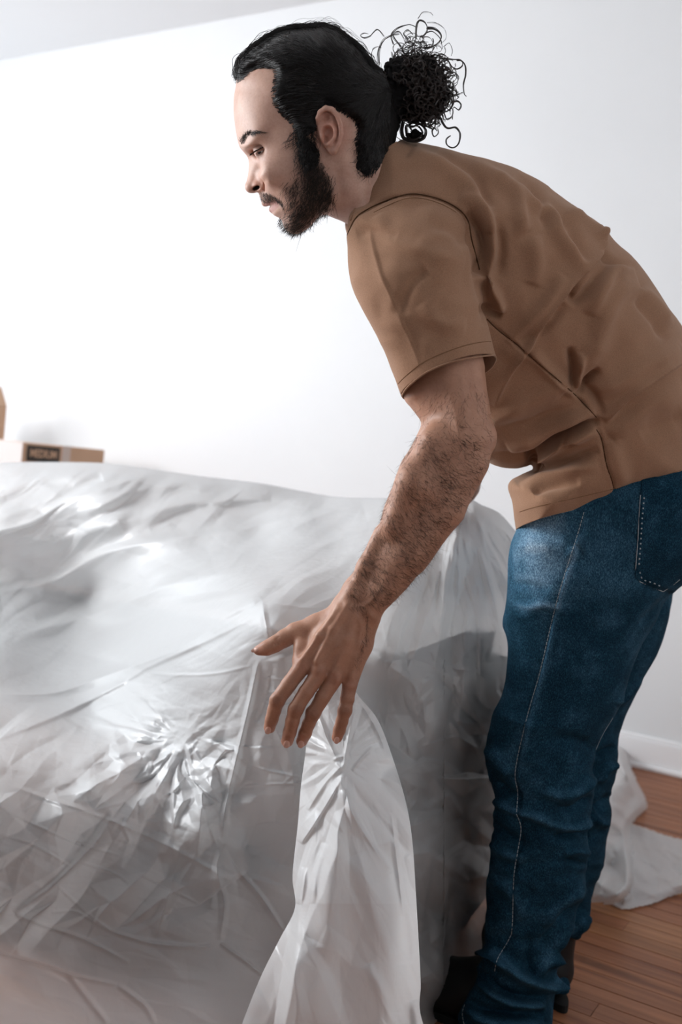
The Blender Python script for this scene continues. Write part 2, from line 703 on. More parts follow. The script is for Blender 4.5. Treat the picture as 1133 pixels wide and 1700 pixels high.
def m_plastic():
    m, nt, b = mat('thin_white_plastic')
    out = nt.nodes['Material Output']
    c = coords(nt)
    # creases: stretched ridged noise at three sizes
    def ridged(scale, sc3, rot, d=3):
        cc = coords(nt, sc3, rot)
        n = noise_node(nt, scale, d, 0.55, cc, 0.35)
        a = N(nt, 'ShaderNodeMath', operation='SUBTRACT')
        nt.links.new(n.outputs[0], a.inputs[0])
        a.inputs[1].default_value = 0.5
        ab = N(nt, 'ShaderNodeMath', operation='ABSOLUTE')
        nt.links.new(a.outputs[0], ab.inputs[0])
        return ab.outputs[0]
    p = bump(nt, None, ridged(5.0, (1, 1, 1.6), (0.5, 0.3, 0.6)), 0.12, 0.008)
    p = bump(nt, None, ridged(19, (1, 1, 0.45), (0.2, 0.7, 0.2)), 0.42, 0.005, p)
    p = bump(nt, None, ridged(70, (1, 0.6, 1), (0.9, 0.1, 0.2), 2), 0.36, 0.001, p)
    dif = N(nt, 'ShaderNodeBsdfDiffuse')
    dif.inputs[0].default_value = (0.94, 0.95, 0.955, 1)
    trl = N(nt, 'ShaderNodeBsdfTranslucent')
    trl.inputs[0].default_value = (0.91, 0.92, 0.925, 1)
    gl = N(nt, 'ShaderNodeBsdfGlossy')
    gl.inputs['Roughness'].default_value = 0.33
    tr = N(nt, 'ShaderNodeBsdfTransparent')
    tr.inputs[0].default_value = (0.97, 0.97, 0.96, 1)
    for s_ in (dif, trl, gl):
        nt.links.new(p, s_.inputs['Normal'])
    m1 = N(nt, 'ShaderNodeMixShader')
    m1.inputs[0].default_value = 0.48
    nt.links.new(dif.outputs[0], m1.inputs[1])
    nt.links.new(trl.outputs[0], m1.inputs[2])
    fr = N(nt, 'ShaderNodeFresnel')
    fr.inputs[0].default_value = 1.5
    nt.links.new(p, fr.inputs['Normal'])
    m2 = N(nt, 'ShaderNodeMixShader')
    mul = N(nt, 'ShaderNodeMath', operation='MULTIPLY_ADD')
    nt.links.new(fr.outputs[0], mul.inputs[0])
    mul.inputs[1].default_value = 0.8
    mul.inputs[2].default_value = 0.01
    nt.links.new(mul.outputs[0], m2.inputs[0])
    nt.links.new(m1.outputs[0], m2.inputs[1])
    nt.links.new(gl.outputs[0], m2.inputs[2])
    m3 = N(nt, 'ShaderNodeMixShader')
    fa = N(nt, 'ShaderNodeAttribute', attribute_name='film')
    nt.links.new(fa.outputs['Fac'], m3.inputs[0])
    nt.links.new(m2.outputs[0], m3.inputs[1])
    nt.links.new(tr.outputs[0], m3.inputs[2])
    nt.links.new(m3.outputs[0], out.inputs['Surface'])
    return m


M = {}
M['wall'] = m_wall()
M['ceiling'] = m_plain('ceiling_paint', (0.82, 0.825, 0.84), 0.7, 0.2)
M['dimming_wall'] = m_plain('light_dimming_grey', (0.30, 0.31, 0.33), 0.7, 0.2)  # dark tone chosen to cut bounce light from the unseen wall behind the camera
M['trim'] = m_plain('white_trim_paint', (0.86, 0.86, 0.87), 0.35, 0.5)
for i_ in range(4):
    M['wood%d' % i_] = m_wood(i_)
M['subfloor'] = m_plain('dark_subfloor', (0.05, 0.03, 0.02), 0.8, 0.1)
M['plastic'] = m_plastic()
M['skin'] = m_skin()
M['hair'] = m_hair('black_hair', (0.009, 0.0075, 0.007), 0.42, 0.28)
M['curl'] = m_hair('dark_brown_curls', (0.022, 0.013, 0.010), 0.36, 0.5)
M['beard'] = m_hair('dark_beard', (0.030, 0.020, 0.015), 0.5, 0.3)
M['armhair'] = m_hair('brown_arm_hair', (0.055, 0.03, 0.02), 0.5, 0.3)
M['cotton'] = m_cotton()
M['cotton_seam'] = m_plain('brown_seam', (0.085, 0.042, 0.022), 0.9, 0.1)
M['cotton_thread'] = m_plain('brown_thread', (0.20, 0.105, 0.055), 0.9, 0.1)
M['denim'] = m_denim()
M['thread'] = m_plain('pale_thread', (0.42, 0.47, 0.50), 0.8, 0.2)
M['black'] = m_plain('black_shoe_leather', (0.006, 0.006, 0.007), 0.5, 0.3)
M['sole'] = m_plain('black_rubber', (0.01, 0.01, 0.01), 0.7, 0.2)
M['sofa'] = m_plain('dark_grey_upholstery', (0.05, 0.055, 0.058), 0.9, 0.1, 200, 0.3)
M['card'] = m_plain('cardboard', (0.60, 0.40, 0.275), 0.8, 0.15, 30, 0.1)
M['ink'] = m_plain('black_ink', (0.05, 0.046, 0.042), 0.7, 0.2, 60, 0)
M['sunlit_card'] = m_plain('sunlit_carton', (0.60, 0.54, 0.52), 0.6, 0.3, 30, 0.1)  # sunlight on the carton's end, put into its colour
M['haircap'] = m_hair('black_hair_mass', (0.008, 0.007, 0.007), 0.75, 0.12)
M['tape'] = m_plain('clear_tape', (0.60, 0.50, 0.44), 0.3, 0.5, 60, 0)
M['nail'] = m_plain('fingernail', (0.58, 0.34, 0.27), 0.3, 0.5, 60, 0)
M['sclera'] = m_plain('eye_white', (0.70, 0.66, 0.64), 0.2, 0.5, 60, 0)
M['iris'] = m_plain('brown_iris', (0.03, 0.014, 0.008), 0.15, 0.6, 60, 0)

# ------------------------------------------------------------------ room
WP = W(1133, 1289, floor_depth(1133, 1289))[:2]     # a point on the foot of the back wall
WD = ((-2216 - CX) / F * RX + (505 - CY) / F * DN + FW)[:2]
WD /= np.linalg.norm(WD)                            # along the wall, to the left
WN = np.array([-WD[1], -(-WD[0]) * 1.0])
WN = np.array([-WD[1], WD[0]])                      # out of the wall into the room
if WN @ (np.array([0, 0]) - WP) < 0:
    WN = -WN
CEIL = 2.8817


def wxy(s, n, z):
    p = WP + WD * s + WN * n
    return (p[0], p[1], z)


def box_wall(name, s0, s1, n0, n1, z0, z1, m, parent=None, bev=0.0):
    """box laid out along the wall: s along it, n out of it"""
    o_ = wxy(s0, n0, z0)
    bm = bmesh.new()
    vs = [bm.verts.new((a, b_, c_)) for a in (0, s1 - s0) for b_ in (0, n1 - n0) for c_ in (0, z1 - z0)]
    for f in ((0, 1, 3, 2), (4, 6, 7, 5), (0, 4, 5, 1), (2, 3, 7, 6), (0, 2, 6, 4), (1, 5, 7, 3)):
        bm.faces.new([vs[i] for i in f])
    if bev:
        bmesh.ops.bevel(bm, geom=bm.edges[:], offset=bev, segments=2, affect='EDGES', profile=0.6)
    bmesh.ops.recalc_face_normals(bm, faces=bm.faces[:])
    me = bpy.data.meshes.new(name)
    bm.to_mesh(me)
    bm.free()
    me.materials.append(m)
    ob = bpy.data.objects.new(name, me)
    # local frame: x along wall, y out of the wall
    from mathutils import Matrix
    R = Matrix(((WD[0], WN[0], 0, o_[0]), (WD[1], WN[1], 0, o_[1]), (0, 0, 1, o_[2]), (0, 0, 0, 1)))
    if R.to_3x3().determinant() < 0:
        me.transform(Matrix.Diagonal((1, 1, 1, 1)))
        me.flip_normals()
        for v in me.vertices:
            p = R @ v.co
            v.co = p
    else:
        for v in me.vertices:
            v.co = R @ v.co
    me.update()
    return link(ob, parent)


tag(box_wall('wall_back', -2.2, 5.2, -0.12, 0.0, 0, CEIL, M['wall']), kind='structure')
tag(box_wall('wall_front', -1.7, 5.2, 4.6, 4.72, 0, CEIL, M['dimming_wall']), kind='structure')  # out of view, added in dark paint to hold down ambient light
tag(box_wall('wall_right', -1.82, -1.7, -0.12, 4.72, 0, CEIL, M['wall']), kind='structure')
tag(box_wall('ceiling', -2.2, 5.2, -0.12, 4.6, CEIL, CEIL + 0.1, M['ceiling']), kind='structure')
floor = tag(box_wall('floor', -2.2, 5.2, -0.12, 4.6, -0.06, -0.012, M['subfloor']), kind='structure')
bb = tag(box_wall('baseboard_back', -2.2, 5.2, 0.0, 0.016, 0.0, 0.098, M['trim'], None, 0.003), kind='structure')
box_wall('cap_moulding', -2.2, 5.2, 0.0, 0.010, 0.098, 0.112, M['trim'], bb, 0.004)
box_wall('quarter_round', -2.2, 5.2, 0.016, 0.030, 0.0, 0.016, M['trim'], bb, 0.005)

pw = 0.057
row = 0
n0 = 0.004
k_ = 0
while n0 < 3.3:
    s = -2.1 - random.random() * 0.8
    far = n0 > 1.9
    while s < 2.75:
        L = 0.75 + random.random() * 1.1
        a, b_ = max(s, -2.1), min(s + L, 2.75)
        if b_ - a > 0.05:
            dz = random.uniform(-0.0004, 0.0004)
            box_wall('floor_plank', a + 0.0005, b_ - 0.0005, n0, n0 + pw - 0.0022, -0.012, 0.0 + dz, M['wood%d' % random.choice([0, 0, 1, 1, 2, 3])], floor, 0)
            k_ += 1
        s += L
    n0 += pw
print('planks', k_)

# ------------------------------------------------------------------ sofa under the sheet
SD = np.array([0.403, 0.915])                       # sofa side runs this way (into the wall)
SC = np.array([0.095, 1.285])                         # front right corner on the floor
SL = np.array([-0.915, 0.403])                      # along the sofa front, to the left


def sofa_box(name, s0, s1, n0, n1, z0, z1, parent, bev=0.03):
    bm = bmesh.new()
    for a in (s0, s1):
        for b_ in (n0, n1):
            for c_ in (z0, z1):
                p = SC + SL * a + SD * b_
                bm.verts.new((p[0], p[1], c_))
    bm.verts.ensure_lookup_table()
    for f in ((0, 1, 3, 2), (4, 6, 7, 5), (0, 4, 5, 1), (2, 3, 7, 6), (0, 2, 6, 4), (1, 5, 7, 3)):
        bm.faces.new([bm.verts[i] for i in f])
    bmesh.ops.bevel(bm, geom=bm.edges[:], offset=bev, segments=4, affect='EDGES')
    bmesh.ops.recalc_face_normals(bm, faces=bm.faces[:])
    me = bpy.data.meshes.new(name)
    bm.to_mesh(me)
    bm.free()
    me.materials.append(M['sofa'])
    for p in me.polygons:
        p.use_smooth = True
    return link(bpy.data.objects.new(name, me), parent)


sofa = empty('sofa', (SC[0] + SL[0] * 0.9 + SD[0] * 0.45, SC[1] + SL[1] * 0.9 + SD[1] * 0.45, 0))
tag(sofa, 'dark sofa hidden beneath the white plastic dust sheet', 'sofa')
sofa_box('base', 0.19, 1.75, 0.16, 0.80, 0.03, 0.28, sofa)
sofa_box('seat_cushion', 0.20, 0.98, 0.15, 0.78, 0.28, 0.35, sofa, 0.04)
sofa_box('seat_cushion', 0.99, 1.75, 0.15, 0.78, 0.28, 0.35, sofa, 0.04)
sofa_box('backrest', 0.05, 1.85, 0.90, 0.96, 0.09, 0.52, sofa, 0.05)
sofa_box('armrest', 0.035, 0.18, 0.14, 0.88, 0.03, 0.62, sofa, 0.05)
sofa_box('armrest', 1.75, 1.90, 0.26, 0.86, 0.03, 0.60, sofa, 0.05)
for a_, b_ in ((0.10, 0.24), (0.10, 0.80), (1.82, 0.32), (1.82, 0.78)):
    sofa_box('leg', a_ - 0.025, a_ + 0.025, b_ - 0.025, b_ + 0.025, 0.0, 0.035, sofa, 0.004)

# ------------------------------------------------------------------ plastic sheet
def plane_depth(px, py, A=(0.268, 1.70)):
    """depth at which the ray through a pixel meets the upright plane of the sofa's side"""
    r = (px - CX) / F * RX + (py - CY) / F * DN + FW
    nn_ = np.array([SD[1], -SD[0]])
    return float((np.array(A) @ nn_) / (r[:2] @ nn_))


def sofa_plane(px, py, k):
    """depth at which the ray meets the upright plane k metres behind the sofa's front"""
    r = (px - CX) / F * RX + (py - CY) / F * DN + FW
    nn_ = np.array([-SL[1], SL[0]])
    return float(((SC + SD * k) @ nn_) / (r[:2] @ nn_))


def zd(px, py, z):
    return float(floor_depth(px, py, z))


CTRL = [(x_, y_, sofa_plane(x_, y_, 0.98)) for x_, y_ in ((-520, 780), (-260, 775), (-100, 770), (0, 768), (175, 769), (330, 790), (430, 802), (540, 822))]
CTRL += [(x_, y_ + 90, sofa_plane(x_, y_ + 90, 0.80)) for x_, y_ in ((-260, 775), (0, 768), (175, 769), (330, 790))]
CTRL += [(630, 826, 2.2), (700, 830, 2.05), (785, 833, 1.93), (830, 850, 1.97), (860, 885, 2.02), (900, 930, 2.1),
         (560, 900, 1.95), (430, 900, 2.2), (350, 990, 1.75), (430, 995, 1.40), (500, 960, 1.55), (500, 1030, 1.34),
         (300, 1100, 1.58), (400, 1080, 1.36), (430, 1090, 1.33), (465, 1090, 1.30), (300, 1250, 1.55), (380, 1240, 1.45)]
for x_ in (-520, -260, 0, 150):
    CTRL += [(x_, 1000, zd(x_, 1000, 0.52)), (x_, 1100, zd(x_, 1100, 0.47)), (x_, 1200, zd(x_, 1200, 0.43)), (x_, 1290, zd(x_, 1290, 0.42)),
             (x_, 1430, zd(x_, 1430, 0.32)), (x_, 1560, zd(x_, 1560, 0.20)), (x_, 1760, zd(x_, 1760, 0.06))]
CTRL += [(300, 1400, zd(300, 1400, 0.36)), (372, 1370, 1.45), (300, 1560, zd(300, 1560, 0.22)), (300, 1760, zd(300, 1760, 0.07)), (450, 1760, zd(450, 1760, 0.07)), (560, 1760, zd(560, 1760, 0.05)),
         (440, 1110, 1.34), (490, 1150, 1.35), (430, 1250, 1.40), (500, 1300, 1.40), (400, 1300, 1.45), (450, 1450, 1.47), (400, 1400, 1.50),
         (440, 1600, 1.50), (560, 1100, 1.38), (600, 1150, 1.42), (560, 1300, 1.44), (560, 1500, 1.50),
         (650, 1000, 1.52), (700, 1000, 1.66), (640, 920, 1.70), (700, 930, 1.78), (780, 930, 1.86), (840, 950, 1.96)]
for px_, py_ in ((640, 1100), (700, 1100), (760, 1100), (820, 1100), (860, 1100), (640, 1300), (700, 1300), (760, 1300), (820, 1300), (860, 1300),
                 (650, 1500), (700, 1500), (760, 1500), (820, 1500), (860, 1500), (680, 1690), (740, 1690), (804, 1582), (860, 1560)):
    CTRL.append((px_, py_, plane_depth(px_, py_)))
print('side depths', [round(c_[2], 2) for c_ in CTRL[-19:]])
sheet_depth = rbf([(a, b_, math.log(d)) for a, b_, d in CTRL], 25.0)

TOP = catmull([(-520, 780), (-260, 776), (-130, 775), (0, 768), (100, 767), (175, 769), (240, 777), (330, 790), (430, 802), (500, 815), (560, 825), (630, 827), (700, 826),
               (765, 829), (783, 829), (800, 838), (830, 852), (855, 880), (900, 935)], 6)
# hem on the floor; on the right it climbs along the foot of the sofa's side
BOT = catmull([(-520, 1800), (-260, 1800), (0, 1790), (300, 1780), (560, 1770), (690, 1720), (734, 1690), (737, 1668), (742, 1642), (777, 1609), (804, 1583), (850, 1550), (900, 1520)], 6)

rs = random.Random(11)
fan = []
SHEET_FOLDS = fan + [
    # ridges sweeping over the back and the seat
    ([(0, 905), (110, 890), (230, 850), (330, 835), (450, 825)], 16, 22, 'r'),
    ([(0, 985), (90, 965), (160, 925), (260, 900), (400, 880), (520, 850)], 18, 30, 's'),
    ([(-20, 830), (60, 800), (170, 775)], 13, 16),
    ([(130, 860), (190, 830), (300, 800), (420, 812)], 10, 14),
    ([(60, 850), (150, 800), (170, 790)], 8, -12),
    ([(0, 1050), (110, 1035), (250, 985), (360, 940), (470, 885), (560, 845), (600, 832)], 20, 40, 's'),
    ([(200, 870), (260, 835), (330, 812)], 10, -12),
    ([(330, 960), (450, 925), (560, 895), (640, 850)], 9, 16),
    ([(380, 970), (480, 945), (575, 915)], 7, -10),
    ([(300, 1005), (400, 985), (520, 955), (590, 925)], 6, 9),
    ([(250, 880), (300, 850), (380, 840), (500, 835)], 7, -12),
    ([(60, 1030), (150, 1015), (215, 985), (240, 960)], 12, -14),
    # two crisp edges running from the hand down to the left
    ([(435, 992), (400, 1010), (300, 1075), (180, 1120), (90, 1150), (0, 1153)], 9, 20, 'c'),
    ([(428, 1020), (340, 1065), (250, 1105), (190, 1140), (100, 1185), (-20, 1232)], 10, 17, 's'),
    ([(435, 992), (440, 1030), (447, 1060)], 5, 14, 'c'),
    ([(447, 1000), (500, 1008), (545, 1012)], 5, 7, 'c'),
    ([(418, 1105), (360, 1118), (300, 1121), (250, 1118)], 3, 5, 'c'),
    ([(0, 1295), (60, 1320), (150, 1350), (250, 1390), (330, 1432), (395, 1470)], 5, 9, 'c'),
    ([(25, 1518), (90, 1470), (150, 1410), (175, 1375), (190, 1345)], 14, 26, 's'),
    ([(25, 1518), (70, 1535), (140, 1560), (215, 1598)], 4, 8, 'c'),
    ([(190, 1548), (250, 1566), (330, 1572), (365, 1565)], 4, 9, 'c'),
    ([(85, 1515), (130, 1515), (200, 1552), (330, 1570)], 3, 6, 'c'),
    ([(95, 1470), (150, 1520), (190, 1548)], 3, 5, 'c'),
    ([(365, 1565), (400, 1590), (440, 1620)], 4, 9, 'c'),
    ([(300, 1400), (285, 1470), (262, 1545), (272, 1520)], 8, 12, 'c'),
    ([(330, 1410), (280, 1500), (250, 1540)], 7, 12, 'c'),
    ([(0, 1585), (60, 1600), (130, 1622), (195, 1635)], 4, 7, 'c'),
    ([(195, 1635), (240, 1670), (256, 1700)], 5, 8, 'c'),
    ([(110, 1610), (140, 1650), (180, 1700)], 5, 6),
    ([(0, 1340), (60, 1370), (130, 1400), (200, 1420)], 2.5, 4, 'c'),
    ([(0, 1385), (60, 1405), (120, 1440)], 2.5, 4, 'c'),
    ([(130, 1430), (190, 1450), (215, 1468)], 2.5, 5, 'c'),
    ([(230, 1450), (290, 1480), (330, 1500)], 2.5, 4, 'c'),
    ([(200, 1365), (215, 1395), (205, 1400)], 4, 6, 'c'),
    ([(375, 1400), (360, 1440), (372, 1500), (366, 1560)], 6, 14, 'c'),
    ([(372, 1400), (400, 1450), (430, 1485), (470, 1545)], 5, 13, 'c'),
    ([(430, 1095), (412, 1180), (394, 1255), (373, 1350), (372, 1400)], 5, 22, 'c'),
    ([(455, 1098), (440, 1170), (425, 1200)], 5, -8),
    ([(395, 1256), (430, 1275), (500, 1290)], 2.2, 5, 'c'),
    ([(400, 1305), (450, 1302), (500, 1300)], 2.2, 4, 'c'),
    ([(395, 1375), (440, 1368), (490, 1366)], 2.2, 3, 'c'),
    ([(440, 1148), (480, 1150), (520, 1146)], 2, 4, 'c'),
    ([(436, 1165), (470, 1170), (500, 1164)], 2, 4, 'c'),
    ([(440, 1125), (470, 1128), (500, 1120)], 2, 4, 'c'),
    ([(435, 1180), (470, 1184), (500, 1180)], 2, 3, 'c'),
    ([(370, 1440), (355, 1475), (350, 1510)], 9, 10),
    # the sofa's side: long pulled folds from the held peak
    ([(775, 834), (762, 880), (765, 960), (785, 1050)], 9, 12, 's'),
    ([(783, 834), (800, 880), (825, 930), (845, 965), (860, 1010)], 10, 14, 's'),
    ([(785, 834), (815, 860), (845, 890), (870, 920)], 9, 10),
    ([(750, 880), (765, 940), (790, 1030), (792, 1100)], 4, -10, 'c'),
    ([(700, 920), (715, 980), (740, 1040)], 5, -7, 'c'),
    ([(760, 990), (775, 1040), (778, 1090)], 3.5, -8, 'c'),
    ([(722, 950), (740, 1010), (760, 1050)], 3.5, 7, 'c'),
    ([(800, 980), (812, 1040), (805, 1100), (795, 1150)], 4, -9, 'c'),
    ([(818, 1030), (824, 1050), (812, 1100)], 4, 8, 'c'),
    ([(680, 1060), (720, 1085), (755, 1110), (790, 1115), (815, 1140)], 6, 16, 's'),
    ([(645, 1105), (665, 1094), (700, 1098), (730, 1110), (760, 1118)], 5, 12, 'c'),
    ([(645, 1105), (675, 1125), (692, 1148), (695, 1180)], 4, 8, 'c'),
    ([(645, 1105), (640, 1150), (625, 1190), (610, 1210)], 4, 7, 'c'),
    ([(750, 1140), (755, 1165), (762, 1172)], 3, 9, 'c'),
    ([(790, 1010), (790, 1100), (785, 1180), (790, 1240)], 6, -10),
    ([(700, 1240), (735, 1230), (760, 1225), (790, 1245)], 7, 12, 's'),
    ([(660, 1290), (700, 1265), (740, 1270), (780, 1300), (815, 1310)], 8, 12, 's'),
    ([(690, 1350), (730, 1330), (770, 1310), (800, 1300)], 7, 10),
    ([(700, 1400), (740, 1370), (790, 1340), (820, 1330)], 8, -12),
    ([(735, 1360), (745, 1450), (738, 1560), (736, 1660)], 7, 12, 's'),
    ([(790, 1370), (760, 1440), (745, 1500), (742, 1600)], 8, -10),
    ([(815, 1400), (785, 1480), (760, 1560), (752, 1610)], 8, 14, 's'),
    ([(700, 1400), (715, 1500), (712, 1620)], 7, -8),
]


class Crumple:
    """crushed film: random sites joined into flat triangles, so every crease is a crisp straight edge"""
    def __init__(s, w_, h_, size, seed, px=1.0):
        from mathutils.geometry import delaunay_2d_cdt
        r = np.random.RandomState(seed)
        nx, ny = int(w_ / size) + 3, int(h_ / size) + 3
        gx, gy = np.meshgrid(np.arange(nx), np.arange(ny), indexing='ij')
        P = np.stack([gx.ravel(), gy.ravel()], 1) + r.uniform(-0.48, 0.48, (nx * ny, 2))
        P = (P - 0.5) * size
        hgt = r.normal(size=len(P)) * size
        res = delaunay_2d_cdt([Vector(p) for p in P], [], [], 0, 1e-6)
        s.px = px
        s.g = np.zeros((int(w_ / px) + 2, int(h_ / px) + 2), np.float32)
        V = np.array([v[:] for v in res[0]]) / px
        for t_ in res[2]:
            a, b_, c_ = V[list(t_)]
            ha, hb_, hc = hgt[list(t_)]
            lo = np.maximum(np.floor(np.minimum(np.minimum(a, b_), c_)).astype(int), 0)
            hi = np.minimum(np.ceil(np.maximum(np.maximum(a, b_), c_)).astype(int) + 1, s.g.shape)
            if (hi <= lo).any():
                continue
            X_, Y_ = np.arange(lo[0], hi[0])[:, None], np.arange(lo[1], hi[1])[None, :]
            det = (b_[1] - c_[1]) * (a[0] - c_[0]) + (c_[0] - b_[0]) * (a[1] - c_[1])
            if abs(det) < 1e-9:
                continue
            l1 = ((b_[1] - c_[1]) * (X_ - c_[0]) + (c_[0] - b_[0]) * (Y_ - c_[1])) / det
            l2 = ((c_[1] - a[1]) * (X_ - c_[0]) + (a[0] - c_[0]) * (Y_ - c_[1])) / det
            l3 = 1 - l1 - l2
            m_ = (l1 >= -1e-6) & (l2 >= -1e-6) & (l3 >= -1e-6)
            sub_ = s.g[lo[0]:hi[0], lo[1]:hi[1]]
            sub_[m_] = (l1 * ha + l2 * hb_ + l3 * hc)[m_]

    def __call__(s, x, y):
        i = np.clip(x / s.px, 0, s.g.shape[0] - 1.01)
        j = np.clip(y / s.px, 0, s.g.shape[1] - 1.01)
        a, b_ = i.astype(int), j.astype(int)
        u_, v_ = i - a, j - b_
        g = s.g
        return (g[a, b_] * (1 - u_) + g[a + 1, b_] * u_) * (1 - v_) + (g[a, b_ + 1] * (1 - u_) + g[a + 1, b_ + 1] * u_) * v_


def rot_crumple(X, Y, size, seed, deg, stretch):
    """facets stretched along a direction"""
    a = math.radians(deg)
    u_ = (X * math.cos(a) + Y * math.sin(a)) / stretch
    v_ = -X * math.sin(a) + Y * math.cos(a)
    u_ = u_ - u_.min()
    v_ = v_ - v_.min()
    return Crumple(u_.max(), v_.max(), size, seed, max(size / 40, 0.5))(u_, v_)


def fan_crumple(X, Y, c, size_deg, seed, rstretch=0.35, scale=1.0):
    """facets that radiate from a point where the film is held"""
    dx, dy = X - c[0], Y - c[1]
    r = np.hypot(dx, dy) + 6
    ang = np.degrees(np.arctan2(dx, dy)) + 180
    lr = np.log(r) * 57.3 * rstretch
    lr = lr - lr.min()
    C = Crumple(361, lr.max() + 1, size_deg, seed, size_deg / 24)
    return C(ang, lr) / size_deg * (r * math.radians(size_deg)) * scale


def facets(X, Y, size, seed, aniso=(1, 1)):
    """crumpled-film relief: tilted flat facets meeting at crisp edges"""
    r = np.random.RandomState(seed)
    x0, x1, y0, y1 = X.min(), X.max(), Y.min(), Y.max()
    n = int((x1 - x0) * (y1 - y0) / (size * size))
    cx, cy = r.uniform(x0, x1, n), r.uniform(y0, y1, n)
    tx, ty = r.normal(size=n) * 0.5, r.normal(size=n) * 0.5
    out = np.zeros(X.shape)
    cell = size * 2.2
    gx, gy = ((X - x0) / cell).astype(int), ((Y - y0) / cell).astype(int)
    order = {}
    for i in range(n):
        order.setdefault((int((cx[i] - x0) / cell), int((cy[i] - y0) / cell)), []).append(i)
    key = gx * 100000 + gy
    for kk in np.unique(key):
        a, b_ = kk // 100000, kk % 100000
        ids = [i for u in (-1, 0, 1) for v in (-1, 0, 1) for i in order.get((a + u, b_ + v), [])]
        sel = key == kk
        x, y = X[sel], Y[sel]
        best = np.full(x.shape, -1e9)
        for i in ids:
            h = -(((x - cx[i]) / aniso[0]) ** 2 + ((y - cy[i]) / aniso[1]) ** 2) / (size * 2.2) + tx[i] * (x - cx[i]) + ty[i] * (y - cy[i])
            best = np.maximum(best, h)
        out[sel] = best
    out[out < -1e8] = 0
    return out - out.mean()


def warp(X, Y, a, s, seed):
    return X + noise2(X, Y, s, seed) * a, Y + noise2(X, Y, s, seed + 9) * a


def sheet_relief(X, Y):
    D = stroke_disp(X, Y, SHEET_FOLDS) * 0.8
    left = smooth(660, 560, X)
    side = smooth(600, 660, X)
    # broad soft folds over the back and seat, running up to the right
    x, y = warp(X, Y, 26, 110, 1)
    top = smooth(1180, 1020, Y) * left
    D += rot_crumple(x, y, 46, 3, -24, 5) * 0.24 * top
    D += rot_crumple(x, y, 20, 4, -30, 5) * 0.22 * top
    D += rot_crumple(x, y, 10, 44, -34, 5) * 0.12 * top
    x, y = warp(X, Y, 8, 60, 3)
    # crushed zone where the film is bunched
    z1 = np.exp(-(((X - 270) / 150) ** 2 + ((Y - 1290) / 110) ** 2) ** 1.5) * left
    z2 = smooth(1160, 1260, Y) * smooth(1600, 1500, Y) * left * smooth(420, 360, X)
    D += fan_crumple(x, y, (305, 1222), 9, 5, 0.4) * 0.72 * z1 * smooth(8, 40, np.hypot(X - 305, Y - 1222))
    D += fan_crumple(x, y, (305, 1222), 17, 15, 0.35) * 0.50 * z2 * smooth(20, 90, np.hypot(X - 305, Y - 1222)) * smooth(330, 200, np.hypot(X - 305, Y - 1222))
    D += rot_crumple(x, y, 15, 6, -30, 1.6) * 0.4 * z1
    D += rot_crumple(x, y, 30, 7, -35, 2.2) * 0.40 * z2
    # pulls from the thumb down to the left
    D += fan_crumple(x, y, (437, 1070), 5, 8, 0.3) * 0.20 * left * smooth(30, 120, np.hypot(X - 437, Y - 1070)) * smooth(330, 180, np.hypot(X - 437, Y - 1070)) * smooth(1090, 1150, Y)
    # flat, only lightly crumpled lower part
    D += rot_crumple(x, y, 44, 9, 20, 2.4) * 0.10 * left
    D += rot_crumple(x, y, 17, 10, 14, 3.0) * 0.07 * left
    # under the hand
    D += rot_crumple(x, y, 12, 21, 8, 3.5) * 0.16 * smooth(425, 440, X) * smooth(560, 520, X) * smooth(1085, 1100, Y) * smooth(1200, 1170, Y)
    # the side: fine pulled folds from the held peak, then loose facets
    pr = np.hypot(X - 783, Y - 826)
    D += fan_crumple(x, y, (776, 790), 3.2, 11, 0.16) * 0.85 * side * smooth(40, 120, pr) * smooth(360, 270, pr)
    D += fan_crumple(x, y, (776, 770), 7, 12, 0.16) * 0.7 * side * smooth(20, 90, pr) * smooth(460, 330, pr)
    zs = side * smooth(1020, 1120, Y)
    D += rot_crumple(x, y, 40, 13, 115, 1.5) * 0.8 * zs
    D += rot_crumple(x, y, 17, 14, 60, 1.8) * 0.62 * zs
    D += rot_crumple(x, y, 60, 16, 95, 2.4) * 0.32 * side * smooth(1320, 1420, Y)
    D += rot_crumple(x, y, 9, 17, 80, 2.5) * 0.24 * side
    D += rot_crumple(x, y, 8.5, 27, 18, 3.0) * 0.06 * left * smooth(1080, 1160, Y) * smooth(1480, 1380, Y)
    D += rot_crumple(x, y, 11, 28, -60, 2.2) * 0.09 * left * smooth(1170, 1260, Y) * smooth(1520, 1400, Y)
    return D


nu, nv = 930, 620
u = np.linspace(-520, 895, nu)
ytop = np.interp(u, TOP[:, 0], TOP[:, 1])
o_ = np.argsort(BOT[:, 0])
ybot = np.interp(u, BOT[o_, 0], BOT[o_, 1])
# the hem's corner under the drape: a near-upright edge
X = np.repeat(u[:, None], nv, 1)
t = np.linspace(0, 1, nv)[None, :]
Y = ytop[:, None] + (ybot - ytop)[:, None] * t
D = sheet_depth(X, Y)
rel = sheet_relief(X, Y)
rel *= np.clip((Y - ytop[:, None]) / 25, 0.15, 1)
q = F * (D - math.log(D0)) - rel
top_round = np.exp(-(Y - ytop[:, None]) / 14.0) * 22
q = q + top_round
PT = P3(np.stack([X, Y, q], -1))
PT[..., 2] = np.maximum(PT[..., 2], 0.003)
